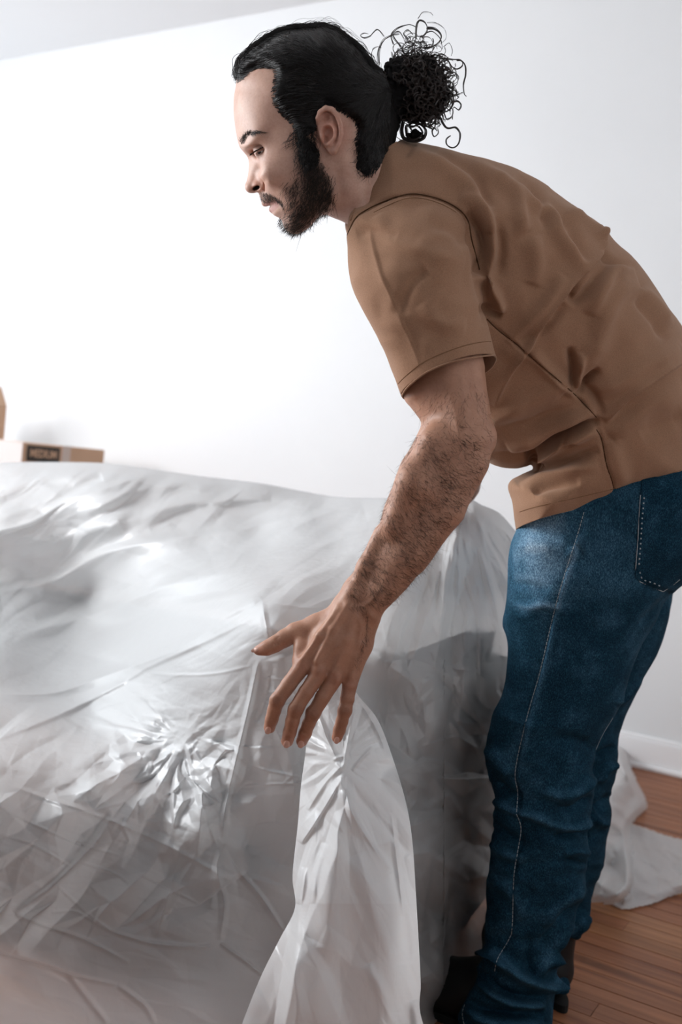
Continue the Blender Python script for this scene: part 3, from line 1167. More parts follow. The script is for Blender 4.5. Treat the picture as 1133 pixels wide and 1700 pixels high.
# behind the ridge the sheet falls down the sofa's back
back = []
for k in range(1, 9):
    p = PT[:, 0].copy()
    p[:, 0] += SD[0] * 0.035 * min(k, 4) / 2
    p[:, 1] += SD[1] * 0.035 * min(k, 4) / 2
    p[:, 2] = np.maximum(p[:, 2] - (0.004 * k * k + 0.012 * k), 0.01)
    back.append(p)
allp = np.concatenate([np.stack(back[::-1], 1), PT], 1)
sheet = mesh_obj('dust_sheet', allp.reshape(-1, 3), grid_faces(nu, nv + 8)[:, ::-1], M['plastic'])
film = 0.12 + 0.30 * smooth(1230, 1420, Y) * smooth(1700, 1580, Y) * smooth(470, 330, X) + 0.38 * smooth(590, 650, X) * smooth(960, 1040, Y)
film -= 0.20 * np.exp(-(((X - 270) / 130) ** 2 + ((Y - 1300) / 90) ** 2)) * smooth(1500, 1350, Y)
add_attr(sheet, 'film', np.concatenate([np.full((nu, 8), 0.16), film], 1).ravel())
tag(sheet, 'thin translucent white plastic dust sheet draped over the sofa', 'dust sheet')

# the loose swag that hangs from the hand in front of the sofa's corner
SWL = catmull([(520, 1120), (514, 1180), (508, 1245), (500, 1304), (495, 1366), (486, 1454), (490, 1507), (464, 1560), (433, 1622), (402, 1700), (370, 1790)], 8)
SWR = catmull([(584, 1120), (592, 1150), (627, 1194), (653, 1260), (675, 1335), (685, 1397), (691, 1485), (697, 1590), (699, 1635), (700, 1690), (740, 1790)], 8)
nv2, nu2 = 420, 200
yy = np.linspace(1122, 1788, nv2)
xl = np.interp(yy, SWL[:, 1], SWL[:, 0])
xr = np.interp(yy, SWR[:, 1], SWR[:, 0])
uu = np.linspace(0, 1, nu2)
X = xl[None, :] + (xr - xl)[None, :] * uu[:, None]
Y = np.repeat(yy[None, :], nu2, 0)
d = np.interp(yy, [1122, 1250, 1500, 1700, 1790], [1.33, 1.285, 1.25, 1.27, 1.30])[None, :] + 0.055 * np.abs(2 * uu[:, None] - 1) ** 2.6 * smooth(1120, 1300, Y) + 0.015
SWAG = [([(570, 1230), (572, 1320), (560, 1420), (545, 1560), (520, 1700)], 26, 26),
        ([(568, 1290), (545, 1330), (520, 1370), (500, 1400)], 7, 16, 's'),
        ([(570, 1270), (540, 1300), (512, 1345)], 5, 9, 'c'),
        ([(573, 1310), (585, 1350), (615, 1400), (650, 1450)], 8, 16, 's'),
        ([(575, 1290), (610, 1340), (650, 1385), (680, 1420)], 7, -8),
        ([(530, 1190), (545, 1230), (560, 1262)], 5, 7, 'c'),
        ([(590, 1180), (580, 1220), (572, 1262)], 4, 6, 'c'),
        ([(600, 1170), (625, 1210), (645, 1260)], 4, 7, 'c'),
        ([(552, 1262), (572, 1256), (568, 1275), (556, 1268)], 3, 7, 'c'),
        ([(505, 1440), (500, 1480), (494, 1500)], 6, 12, 'c'),
        ([(540, 1400), (525, 1450), (520, 1500)], 6, 8),
        ([(590, 1420), (640, 1560), (660, 1680)], 16, 12),
        ([(640, 1400), (665, 1500), (675, 1600)], 12, -10),
        ([(610, 1600), (640, 1660), (650, 1700)], 9, 10),
        ([(520, 1560), (480, 1640), (450, 1720)], 18, 12),
        ([(620, 1240), (600, 1260), (585, 1280)], 3, 6, 'c'), ([(650, 1350), (660, 1440), (670, 1520)], 5, 8, 'c'),
        ([(690, 1660), (695, 1720), (700, 1780)], 10, 16)]
rel = stroke_disp(X, Y, SWAG)
xx_, yy_ = warp(X, Y, 6, 60, 31)
rr_ = np.hypot(X - 570, Y - 1262)
rel += fan_crumple(xx_, yy_, (571, 1258), 8, 22, 0.25) * 0.45 * smooth(10, 50, rr_) * smooth(260, 120, rr_)
rel += fan_crumple(xx_, yy_, (571, 1160), 7, 23, 0.2) * 0.28 * smooth(60, 160, rr_)
rel += rot_crumple(xx_, yy_, 22, 24, 65, 2.6) * 0.13 + rot_crumple(xx_, yy_, 60, 25, 80, 2.8) * 0.13
q = F * np.log(d / D0) - rel
PT = P3(np.stack([X, Y, q], -1))
PT[..., 2] = np.maximum(PT[..., 2], 0.004)
swag = tag(mesh_obj('hanging_swag', PT.reshape(-1, 3), grid_faces(nu2, nv2)[:, ::-1], M['plastic'], sheet), 'bright loose fold of plastic hanging from the hand')
add_attr(swag, 'film', np.full(nu2 * nv2, 0.0))

# the tail of the sheet behind the legs, spread over the floor boards
def floor_patch(name, outline, hts, par, seed, amp):
    """outline in pixels of points lying on the floor; puffed up inside"""
    P = np.array(outline, float)
    x0, y0 = P.min(0)
    x1, y1 = P.max(0)
    n = 90
    gx, gy = np.meshgrid(np.linspace(x0, x1, n), np.linspace(y0, y1, n), indexing='ij')
    ins = inside(gx, gy, P)
    d = seg_dist(gx, gy, P, True)
    h = hts(gx, gy) * np.clip(d / 12, 0, 1) ** 0.6
    h += (rot_crumple(gx, gy, 34, seed, 60, 1.5) / 34 * amp + rot_crumple(gx, gy, 14, seed + 2, 30, 2) / 34 * amp) * np.clip(d / 15, 0, 1)
    h = np.maximum(h, 0.0) + 0.003
    v = W(gx, gy, floor_depth(gx, gy, 0) * 1.0)
    dd = floor_depth(gx, gy, h)
    v = W(gx, gy, dd)
    idx = -np.ones(gx.shape, int)
    keep = ins | (d < 1.5)
    idx[keep] = np.arange(keep.sum())
    f = []
    for i in range(n - 1):
        for j in range(n - 1):
            c = (idx[i, j], idx[i, j + 1], idx[i + 1, j + 1], idx[i + 1, j])
            if min(c) >= 0:
                f.append(c)
    o = mesh_obj(name, v[keep], f, M['plastic'], par)
    add_attr(o, 'film', np.full(int(keep.sum()), 0.12))
    return o


tailA = catmull([(930, 1180), (1030, 1236), (1046, 1268), (1060, 1300), (1074, 1330), (1072, 1346), (1055, 1362), (1047, 1380), (1052, 1420), (1048, 1480), (1000, 1500), (900, 1440)], 5, True)
floor_patch('sheet_tail', tailA, lambda x, y: 0.10 + 0.05 * np.sin(x / 23.0 + y / 40.0), sheet, 5, 0.03)
tailB = catmull([(1040, 1370), (1060, 1371), (1100, 1385), (1140, 1395), (1230, 1405), (1240, 1470), (1135, 1482), (1090, 1498), (1060, 1505), (1034, 1509), (1010, 1497), (992, 1482), (960, 1450), (1000, 1400)], 5, True)
floor_patch('sheet_tail', tailB, lambda x, y: 0.012 + 0 * x, sheet, 15, 0.012)
# ------------------------------------------------------------------ the man
def pix(p):
    """world -> (x px, y px, depth px)"""
    p = np.asarray(p, float)
    v = p - np.array([0, 0, H])
    d = v @ FW
    return np.stack([CX + (v @ RX) / d * F, CY + (v @ DN) / d * F, F * np.log(d / D0)], -1)


feet = W(880, 1700, floor_depth(880, 1700))
person = empty('person', (feet[0], feet[1], 0))
tag(person, 'man in brown t-shirt and blue jeans bending over the sofa, dark curly hair tied back', 'person')


def to_obj(name, v, q, m, parent, attrs=None):
    o = mesh_obj(name, P3(v), q, m, parent)
    for k, a in (attrs or {}).items():
        add_attr(o, k, a)
    return o


HQ = 62.0       # depth of the middle plane of the head
HEAD = catmull([(391.5, 144), (388.5, 161), (388, 185), (390.5, 210), (394, 230), (396, 238), (399, 246), (406, 254), (411, 261), (413.5, 270), (413, 281),
                (411, 295), (408.6, 307), (409, 314.5), (413.5, 319.5), (421, 320.8), (428.5, 319.5), (431, 326), (434, 333.5), (439.5, 339.5), (444.5, 342),
                (448.5, 342), (449.6, 346), (451, 351), (455, 357.5), (462, 361), (467.5, 365), (470, 372), (473, 379), (480, 386), (489, 389), (499, 386.5),
                (515, 377), (529, 361), (541, 357), (553, 361.5), (575, 371), (605, 392), (640, 405), (668, 380), (676, 330), (668, 275), (655, 242), (641, 228), (634, 200),
                (633, 170), (628, 140), (612, 112), (590, 87), (560, 64), (530, 54), (495, 56), (465, 62), (440, 74), (418, 90), (402, 108), (394, 126)], 4, True)
hg = rbf([(390, 180, 60), (396, 150, 58), (420, 190, 72), (452, 150, 84), (450, 200, 80), (500, 110, 88), (560, 100, 88), (600, 140, 88), (540, 180, 92), (620, 180, 82),
          (398, 236, 44), (424, 226, 67), (450, 222, 74), (411, 262, 12), (418, 262, 20), (430, 262, 46), (445, 250, 66), (465, 245, 77), (417, 278, 15), (413, 300, 15), (411, 314, 12), (425, 290, 19), (438, 292, 46), (449, 287, 63), (449, 301, 58), (428, 312, 19),
          (431, 322, 22), (434, 282, 34), (445, 276, 60), (452, 292, 62), (470, 270, 74), (505, 250, 83), (442, 300, 42), (455, 302, 60), (480, 300, 69), (512, 290, 76), (437, 332, 25),
          (445, 341, 26), (462, 338, 42), (453, 354, 26), (472, 350, 47), (476, 378, 30), (492, 385, 32), (492, 362, 48), (512, 365, 50), (530, 340, 61), (545, 310, 71),
          (500, 330, 66), (450, 320, 42), (470, 320, 60), (550, 345, 56), (562, 362, 54), (600, 340, 62), (590, 285, 70), (605, 385, 64), (650, 310, 52), (640, 250, 52), (670, 330, 50), (560, 250, 84), (600, 230, 82)], 5)
hR = rbf([(390, 180, 48), (400, 140, 50), (420, 90, 70), (500, 60, 78), (560, 70, 78), (620, 130, 78), (635, 190, 70), (400, 230, 36), (410, 262, 10), (414, 285, 9), (410, 312, 9), (425, 320, 9),
          (434, 332, 13), (446, 342, 12), (452, 354, 13), (470, 370, 22), (490, 388, 26), (515, 377, 26), (530, 360, 22), (555, 362, 34), (600, 385, 50), (650, 240, 45), (500, 200, 75), (480, 300, 40)], 20)

hf = Field((376, 92 - 45, -70), (690, 425, 195), 1.7)
gx, gy = hf.grid2()
sd_head = sdist(gx, gy, HEAD)
G2, R2 = hg(gx, gy), np.clip(hR(gx, gy), 8, 90)
W2h = W2_from(sd_head, G2, R2)
hf.plate(W2h, HQ)
for sgn in (-1, 1):
    z = lambda w_: HQ + sgn * w_
    hf.ell((427, 250, z(40)), (13, 11, 24), -25, 12, 'sub')             # eye socket
    hf.ell((424, 236, z(30)), (20, 7, 26), -22, 12)                      # brow ridge
    hf.ell((438.5, 249, z(38.5)), (17.6, 17.2, 17.6), 0, 4)                    # lids over the eyeball
    hf.cone((421, 257.6, z(50)), 1.8, (440.5, 248, z(57)), 2.0, 1.5, 'sub')   # the opening under the upper lid
    hf.cone((429, 256.0, z(53)), 2.4, (436, 252.5, z(56)), 2.8, 1.5, 'sub')
    hf.cone((424, 245, z(54)), 1.0, (443, 237, z(58)), 1.0, 3, 'sub')   # lid fold
    hf.ell((464, 281, z(58)), (30, 18, 14), -20, 26)                     # cheekbone
    hf.ell((430.5, 308, z(14)), (11, 10.5, 11), 0, 5)                    # nose wing
    hf.ell((415.5, 310, z(5)), (8, 8.5, 8), 0, 5)                        # nose tip
    hf.chain([(438, 293, z(27), 2.4), (443.5, 303, z(30), 2.6), (440, 315, z(26), 2.4)], 5, mode='sub')   # crease behind it
    hf.ell((425.5, 312.5, z(20)), (7.2, 3.6, 12), -28, 2, 'sub')         # nostril
    hf.cone((440, 337.5, HQ), 4.6, (457, 335.5, z(27)), 2.6, 4)          # upper lip
    hf.cone((452, 347.5, HQ), 4.8, (459, 340.5, z(24)), 2.6, 4)          # lower lip
    hf.cone((447, 342.5, HQ), 1.3, (462, 335.5, z(36)), 1.5, 2.5, 'sub')  # line of the mouth
    # ear
    e0 = 90
    hf.ell((548, 214, z(e0 + 3)), (20, 37, 8), -8, 5)
    hf.ell((553, 246, z(e0 + 4)), (10, 12, 5.5), 0, 4)
    hf.chain([(529, 206, z(e0 + 2), 3.8), (528, 196, z(e0 + 8), 4.2), (532, 186, z(e0 + 12), 4.6), (541, 179.5, z(e0 + 14), 4.8), (551, 181.5, z(e0 + 15), 4.8), (559.5, 191, z(e0 + 15), 4.6), (565, 206, z(e0 + 14), 4.4),
              (566.5, 222, z(e0 + 13), 4.3), (563, 238, z(e0 + 10), 4.6), (556, 250, z(e0 + 7), 5)], 1.5)
    hf.chain([(541, 205, z(e0 + 6), 3.0), (551, 206, z(e0 + 11), 3.4), (557, 215, z(e0 + 13), 3.4), (555.5, 228, z(e0 + 12), 3.4), (548, 239, z(e0 + 10), 3.6)], 2)
    hf.chain([(551, 206, z(e0 + 10), 2.4), (552, 196, z(e0 + 8), 2.2)], 2)
    hf.ell((544.5, 221, z(e0 + 11)), (9.5, 12, 11), -12, 2.5, 'sub')     # concha
    hf.ell((541.5, 230, z(e0 + 9)), (4.8, 8.5, 12), 0, 2.5, 'sub')
    hf.ell((541, 194, z(e0 + 13)), (7, 7.5, 9), -20, 3, 'sub')           # fossa
    hf.chain([(556, 192, z(e0 + 13), 1.8), (561, 208, z(e0 + 13), 1.8), (561.5, 224, z(e0 + 12), 1.8)], 2, mode='sub')
    hf.ell((534.5, 227, z(e0 + 6)), (3.6, 7.5, 6), -12, 3)               # tragus
    hf.ell((545.5, 240, z(e0 + 9)), (4.5, 3.5, 4), 0, 3)
    # neck muscle
    hf.chain([(572, 262, z(66), 14), (590, 310, z(60), 15), (606, 360, z(48), 14)], 16)
hv, hqd = hf.mesh()
hv = relax(hv, hqd, 2, 0.45)

# arm and hand, near side
ARM = catmull([(668, 480), (666, 570), (669, 653), (684, 679), (699, 700), (693, 721), (679, 747), (664.5, 772), (653, 806), (639, 840), (631, 868), (614, 899), (597, 927),
               (589, 947), (580, 967), (562, 988), (553, 1003), (556, 1022), (590, 1040), (624, 1034), (632, 1022), (640, 1014), (659, 995), (684, 967), (707, 941), (729, 908), (746, 879), (769, 840), (789, 806), (809, 764), (818, 747),
               (822.5, 727), (818.5, 704), (811, 659), (806, 622), (802, 591), (772, 500), (745, 455), (700, 440)], 5, True)
ag = rbf([(720, 480, 50), (738, 600, 68), (750, 700, 68), (725, 770, 66), (690, 850, 57), (650, 920, 46), (612, 980, 36), (590, 1020, 30)], 20)
aq = rbf([(720, 500, -25), (740, 600, -35), (765, 715, -52), (690, 850, -48), (612, 980, -48), (590, 1030, -48)], 30)
af = Field((410, 440, -150), (850, 1262, 60), 1.9)
gx, gy = af.grid2()
sa = sdist(gx, gy, ARM)
GA = np.clip(ag(gx, gy), 26, 76)
af.plate(W2_from(sa, GA, GA * 1.12), aq(gx, gy))
# muscle and bone under the skin of the forearm
af.chain([(722, 735, -92, 26), (690, 800, -95, 27), (655, 870, -84, 20)], 26)
af.chain([(790, 770, -82, 20), (745, 850, -82, 20), (690, 930, -76, 13)], 22)
af.ell((806, 726, -66), (16, 20, 22), 0, 14)
af.ell((628, 985, -74), (13, 15, 12), 0, 10)                             # wrist bone
af.chain([(632, 885, -62, 10), (606, 940, -66, 9.5), (586, 985, -67, 9), (566, 1015, -64, 9)], 16)
# hand: back
K = 7
af.chain([(600, 985, -50, 33), (590, 1030, -46, 32)], 10, 0.8)
af.chain([(575, 1015, -50, 24), (545, 1060, -54, 21), (508, 1100, -60, 13.5)], 14, 0.85)
af.chain([(590, 1015, -54, 24), (560, 1065, -58, 20), (529, 1112, -66, 13)], 14, 0.85)
af.chain([(600, 1015, -50, 24), (578, 1070, -52, 19), (555, 1126, -62, 12.5)], 14, 0.85)
af.chain([(608, 1010, -46, 22), (600, 1070, -42, 17), (582, 1136, -50, 11.5)], 14, 0.85)
af.ell((555, 1075, -42), (42, 50, 20), -30, 14)
# knuckles
for p in ((500, 1106, -67, 9.5), (528, 1115, -73, 9.5), (555, 1127, -69, 9), (581, 1139, -57, 8)):
    af.ell(p[:3], (p[3] + 1, p[3] + 1, p[3] - 1), 0, 7)
# tendons
for c_ in ([(578, 1005, -80, 3.5), (552, 1045, -80, 3.3), (526, 1098, -80, 3)], [(562, 1010, -74, 3.5), (530, 1055, -76, 3.2), (502, 1096, -74, 3)],
           [(590, 1015, -80, 3.3), (577, 1065, -76, 3), (556, 1115, -76, 3)], [(602, 1020, -72, 3), (598, 1070, -66, 3), (583, 1125, -64, 2.8)]):
    af.chain([(a_, b_, c__ + 2.2, r__) for a_, b_, c__, r__ in c_], 10)
# fingers: knuckle, middle joint, end joint, tip (x, y, depth, radius)
FING = [
    [(500, 1110, -62, 13), (480, 1136, -66, 12.2), (461, 1163, -66, 11.6), (456, 1178, -62, 10.6), (451, 1195, -56, 10.2), (447.5, 1208, -49, 9.2)],
    [(528, 1120, -66, 12.6), (508, 1150, -72, 12), (491, 1178, -73, 11.6), (486, 1197, -68, 10.6), (481, 1216, -60, 10.2), (477, 1230.5, -52, 9.4)],
    [(553, 1132, -62, 12), (536, 1158, -66, 11.4), (520, 1184, -66, 11), (513, 1201, -61, 10.2), (507, 1218, -54, 9.8), (501.5, 1230.5, -47, 9)],
    [(580, 1142, -50, 11.2), (577, 1160, -54, 10.5), (573, 1180, -54, 10.2), (568, 1198, -49, 9.4), (564, 1212, -44, 9.2), (560, 1224.5, -39, 8.6)],
]
FING = [[(a_[0], a_[1], a_[2], a_[3] * 1.08) for a_ in fg] for fg in FING]
for fg in FING:
    af.chain(fg, 3)
    a_, b_ = fg[2], fg[4]
    af.ell((a_[0], a_[1], a_[2] - 2), (a_[3] + 0.4, a_[3] + 1.5, a_[3]), 20, 4)
    for dy in (-3, 0.5, 4):                                               # creases over the middle joint
        af.cone((a_[0] - 6, a_[1] + dy - 2, a_[2] - a_[3] - 1.0), 0.7, (a_[0] + 6, a_[1] + dy + 2, a_[2] - a_[3] - 1.0), 0.7, 2, 'sub')
    for dy in (-1.5, 1.5):
        af.cone((b_[0] - 5, b_[1] + dy - 2, b_[2] - b_[3] - 0.4), 0.6, (b_[0] + 5, b_[1] + dy + 2, b_[2] - b_[3] - 0.4), 0.6, 2, 'sub')
# thumb
af.chain([(560, 1025, -40, 22), (525, 1038, -34, 17.5), (492, 1049, -30, 15), (472, 1060, -30, 13.4), (456, 1070, -31, 12.2), (442, 1076, -30, 11), (429.5, 1079.5, -28, 8.6)], 8)
af.chain([(505, 1050, -34, 12), (500, 1075, -46, 9), (494, 1095, -54, 9)], 12)     # web of skin
for dx in (-3, 0, 3):
    af.cone((463 + dx, 1058, -42), 0.7, (458 + dx, 1071, -43.5), 0.7, 2, 'sub')
# far forearm and its hand, mostly hidden behind the near arm
av, aqd = af.mesh()
av = relax(av, aqd, 2, 0.4)

# low-detail rest of the body, under the clothes
bf = Field((600, 230, -60), (1190, 1730, 790), 6.5)
spine = [(640, 330, 120, 60), (760, 430, 170, 92), (880, 600, 262, 78), (1000, 800, 345, 76)]
bf.chain([(590, 300, 62, 52), (660, 350, 110, 60)], 20)
bf.chain(spine, 40)
bf.chain([(705, 400, 15, 42), (740, 430, 120, 70), (740, 420, 290, 60)], 30)
bf.chain([(705, 405, 0, 42), (735, 560, -28, 46)], 20)
bf.chain([(745, 420, 320, 58), (775, 600, 400, 48), (783, 735, 470, 40), (768, 805, 590, 28), (745, 845, 610, 22)], 12)
bf.chain([(985, 850, 315, 70), (950, 1080, 325, 60), (905, 1290, 350, 52), (890, 1450, 376, 45), (850, 1680, 412, 32)], 20)
bf.chain([(1010, 850, 430, 75), (990, 1080, 485, 50), (950, 1290, 520, 42), (920, 1450, 546, 36), (880, 1640, 576, 28)], 20)
for k in range(5):
    x0 = 738 + k * 9
    bf.chain([(745 + k * 4, 846, 606 + k * 4, 13), (x0 - 12, 868, 600 + k * 5, 9), (x0 - 18, 884, 602 + k * 5, 8)], 3)
bv, bqd = bf.mesh()
bv = relax(bv, bqd, 2, 0.5)

nb1, nb2 = len(hv), len(av)
BV = np.concatenate([hv, av, bv])
BQ = np.concatenate([hqd, aqd + nb1, bqd + nb1 + nb2])


def arm_relief(v):
    r = noise2(v[:, 0], v[:, 1], 26, 41) * 1.2 + noise2(v[:, 0], v[:, 1], 9, 43) * 0.35
    return r


nrm = vnormals(av, aqd)
veins = [([(568, 1066), (552, 1082), (540, 1100)], 3, 1.2), ([(585, 1050), (566, 1064), (556, 1078)], 3, 1.2), ([(640, 960), (625, 990), (600, 1010)], 4, 1.5),
         ([(590, 1020), (600, 1040), (596, 1060)], 3, 1.0)]
facing = smooth(0.2, -0.5, nrm[:, 2])
BV[nb1:nb1 + nb2] += nrm * ((stroke_disp(av[:, 0], av[:, 1], veins) * facing + arm_relief(av))[:, None])

# colour of the skin
tone = np.tile(np.array([0.50, 0.305, 0.225]), (len(BV), 1))
x, y, z_ = BV[:, 0], BV[:, 1], BV[:, 2]


def paint(mask, col):
    global tone
    m_ = np.clip(mask, 0, 1)[:, None]
    tone = tone * (1 - m_) + np.array(col) * m_


def blob(cx, cy, r):
    return np.exp(-(((x - cx) ** 2 + (y - cy) ** 2) / (r * r)))


isarm = np.zeros(len(BV), bool)
isarm[nb1:] = True
ishead = ~isarm
paint(ishead * 1.0, (0.60, 0.385, 0.30))
paint(ishead * blob(428, 310, 14) * 0.7, (0.56, 0.27, 0.19))
paint(ishead * blob(548, 215, 32) * (np.abs(z_ - HQ) > 84) * 0.85, (0.52, 0.25, 0.185))
paint(ishead * smooth(1.3, 0.8, np.hypot((x - 425) * 0.88 / 6.2 + (y - 312) * -0.47 / 6.2, (x - 425) * 0.47 / 3.2 + (y - 312) * 0.88 / 3.2)), (0.03, 0.015, 0.012))  # shade inside the nostril, painted into the skin tone
paint(ishead * blob(440, 262, 12) * 0.35, (0.50, 0.29, 0.23))
paint(ishead * blob(432, 247, 9) * 0.5, (0.45, 0.25, 0.19))
paint(ishead * smooth(5, 2.0, seg_dist(x, y, [(441, 339), (452, 337), (460, 334.5)], False)) * (y > 333) * 0.85, (0.40, 0.17, 0.14))
paint(ishead * smooth(6, 3, seg_dist(x, y, [(451.5, 348), (459, 341)], False)) * 0.8, (0.46, 0.22, 0.19))
BEARD = catmull([(500, 268), (527, 262), (545, 280), (556, 302), (556, 335), (545, 358), (529, 364), (512, 382), (492, 394), (478, 390), (470, 380), (466, 368), (474, 356), (478, 345), (478, 330),
                 (470, 318), (476, 305), (492, 296), (499, 285)], 4, True)
CORE = catmull([(503, 270), (526, 264), (540, 282), (552, 303), (553, 332), (544, 352), (528, 360), (512, 376), (494, 388), (484, 380), (486, 366), (497, 352), (504, 335), (505, 318), (508, 300), (507, 284)], 4, True)
MOUS = catmull([(431, 319), (437, 318), (446, 321), (456, 325), (466, 332), (472, 342), (470, 346), (464, 338), (456, 334), (447, 335), (440, 337), (434, 332)], 4, True)
L_BEARD, L_CORE, L_MOUS = Lut(BEARD), Lut(CORE), Lut(MOUS)
bd_ = L_BEARD(x, y)
cd_ = L_CORE(x, y)
paint(ishead * smooth(-9, 14, bd_) * (bd_ > -29) * 0.5, (0.27, 0.17, 0.13))
paint(ishead * smooth(-4, 12, cd_) * 0.62, (0.10, 0.066, 0.052))
paint(ishead * smooth(-2, 4, L_MOUS(x, y)) * 0.4, (0.18, 0.11, 0.085))
# arm: tanned, redder and darker on the fingers
paint(isarm * 1.0, (0.45, 0.248, 0.165))
paint(isarm * smooth(1000, 1180, y) * 0.55, (0.28, 0.125, 0.076))
for cx_, cy_ in ((461, 1163), (491, 1178), (520, 1184), (574, 1180)):
    paint(isarm * blob(cx_, cy_, 9) * 0.5, (0.20, 0.09, 0.06))
for cx_, cy_ in ((500, 1106), (528, 1115), (555, 1127), (581, 1139)):
    paint(isarm * blob(cx_, cy_, 11) * 0.3, (0.36, 0.15, 0.10))
for cx_, cy_ in ((447, 1212), (476, 1234), (500, 1234), (560, 1227), (428, 1080)):
    paint(isarm * blob(cx_, cy_, 10) * 0.5, (0.50, 0.25, 0.18))
body = to_obj('body', BV, BQ, M['skin'], person, {'tone': tone})

# eyes
for sgn in (-1, 1):
    bm = bmesh.new()
    bmesh.ops.create_uvsphere(bm, u_segments=32, v_segments=24, radius=15.6)
    vv = np.array([v_.co for v_ in bm.verts])
    ff = [[v_.index for v_ in f_.verts] for f_ in bm.faces]
    bm.free()
    g_ = vv.copy()
    look = np.array([-0.62, 0.40, 0.62 * sgn])
    look /= np.linalg.norm(look)
    dt = (g_ / 15.6) @ look
    g_ += look * (smooth(0.90, 0.99, dt) * 1.3)[:, None]
    e_ = mesh_obj('eye', P3(g_ + np.array([438.5, 249.0, HQ + sgn * 38.5])), ff, M['sclera'], person)
    e_.data.materials.append(M['iris'])
    for p_, f_ in zip(e_.data.polygons, ff):
        if dt[f_].mean() > 0.90:
            p_.material_index = 1

# fingernails
NAILS = [((445.2, 1212.5), 20, 5.6, 6.6, FING[0][5]), ((476, 1235.5), 12, 5.8, 6.6, FING[1][5]), ((500, 1235.5), 22, 5.6, 6.6, FING[2][5]), ((559.5, 1229), 18, 4.8, 6.2, FING[3][5])]
bvh_body = BVHTree.FromPolygons([tuple(p) for p in BV[nb1:nb1 + nb2]], [tuple(int(i) for i in f) for f in aqd])


def hit(bvh, px_, py_, off=0.0):
    r = bvh.ray_cast(Vector((px_, py_, -400)), Vector((0, 0, 1)))
    if r[0] is None:
        return None
    return np.array(r[0]) + np.array([0, 0, -off])


for (cx_, cy_), an, rx, ry, tip in NAILS + [((423.5, 1079.5), 75, 3.6, 6.5, None)]:
    ca, sa_ = math.cos(math.radians(an)), math.sin(math.radians(an))
    vs, fs = [], []
    n_r, n_a = 4, 18
    pts = [(0, 0)] + [(r_ / n_r * math.cos(a_), r_ / n_r * math.sin(a_)) for r_ in range(1, n_r + 1) for a_ in np.arange(n_a) / n_a * 2 * PI]
    qs = []
    for (a_, b_) in pts:
        sgx = np.sign(a_) * abs(a_) ** 0.85
        u_, v_ = sgx * rx, b_ * ry
        X_, Y_ = cx_ + u_ * ca - v_ * sa_, cy_ + u_ * sa_ + v_ * ca
        h_ = hit(bvh_body, X_, Y_)
        qs.append(h_[2] if h_ is not None else None)
        vs.append([X_, Y_, 0])
    base_q = min([q_ for q_ in qs if q_ is not None] + [50])
    fin = [q_ for q_ in qs if q_ is not None]
    for i, (q_, (a_, b_)) in enumerate(zip(qs, pts)):
        rr_ = a_ * a_ + b_ * b_
        qq = min(q_ if q_ is not None else 1e3, base_q + 6)
        vs[i][2] = qq - 0.9 + 1.1 * rr_ ** 2
    for i in range(n_a):
        fs.append((0, 1 + (i + 1) % n_a, 1 + i))
    for r_ in range(n_r - 1):
        for i in range(n_a):
            a0, a1 = 1 + r_ * n_a + i, 1 + r_ * n_a + (i + 1) % n_a
            fs.append((a0, a1, a1 + n_a, a0 + n_a))
    mesh_obj('fingernail', P3(np.array(vs)), fs, M['nail'], body)
# ------------------------------------------------------------------ t-shirt
TORSO = catmull([(548, 345), (560, 300), (600, 250), (640, 228), (664, 229), (687, 233.5), (732, 243), (772, 256), (815, 267), (858, 280), (904, 302), (944, 333), (995, 371), (1022, 398), (1056, 430), (1096, 487), (1133, 543),
                 (1165, 610), (1190, 690), (1200, 770), (1195, 830), (1100, 870), (1000, 890), (920, 905), (862, 912), (857, 885), (851, 837), (844, 812), (848, 798), (868, 785), (886, 775), (863, 778), (833, 776), (808, 766),
                 (770, 735), (730, 690), (690, 630), (650, 560), (610, 480), (582, 410), (574, 375), (560, 368)], 4, True)
tg = rbf([(640, 255, 96), (590, 340, 106), (620, 300, 104), (660, 330, 165), (720, 280, 150), (760, 380, 190), (650, 450, 170), (850, 330, 185), (800, 500, 200), (950, 400, 190), (900, 600, 190), (1050, 520, 185), (800, 700, 165),
          (950, 750, 175), (1100, 700, 180), (1000, 840, 182), (870, 850, 165), (1150, 800, 182), (860, 760, 162)], 30)
SLEEVE = catmull([(577, 380), (584, 352), (601, 340), (625, 331), (661, 324), (700, 321), (732, 329), (762, 345), (780, 368), (790, 400), (797, 440), (801, 485), (811, 535), (823, 585), (838, 650),
                  (760, 700), (690, 720), (666, 660), (650, 615), (631, 569), (611, 529), (590, 488), (577, 430)], 4, True)
sf = Field((545, 215, -150), (1205, 925, 620), 3.0)
gx, gy = sf.grid2()


def torso_q(X, Y):
    t_ = np.clip(((X - 640) * 370 + (Y - 330) * 500) / (370 ** 2 + 500 ** 2), -0.3, 1.3)
    return 120 + 232 * t_ - 42 * smooth(740, 850, Y) * smooth(1060, 880, X)


G = tg(gx, gy)
dT = sdist(gx, gy, TORSO)
sf.plate(W2_from(dT, G, np.clip(G * 0.72, 60, 125)), torso_q(gx, gy))
sq = rbf([(600, 380, 10), (690, 350, 5), (700, 450, -22), (735, 600, -32), (740, 700, -38), (800, 480, 0)], 30)
SG = rbf([(600, 380, 70), (690, 360, 84), (700, 450, 92), (735, 600, 86), (740, 700, 84)], 30)(gx, gy)
sf.plate(W2_from(sdist(gx, gy, SLEEVE), SG, SG * 0.95), sq(gx, gy), 9)
# far sleeve
sf.chain([(720, 400, 280, 85), (765, 520, 390, 80), (785, 600, 430, 74)], 30)
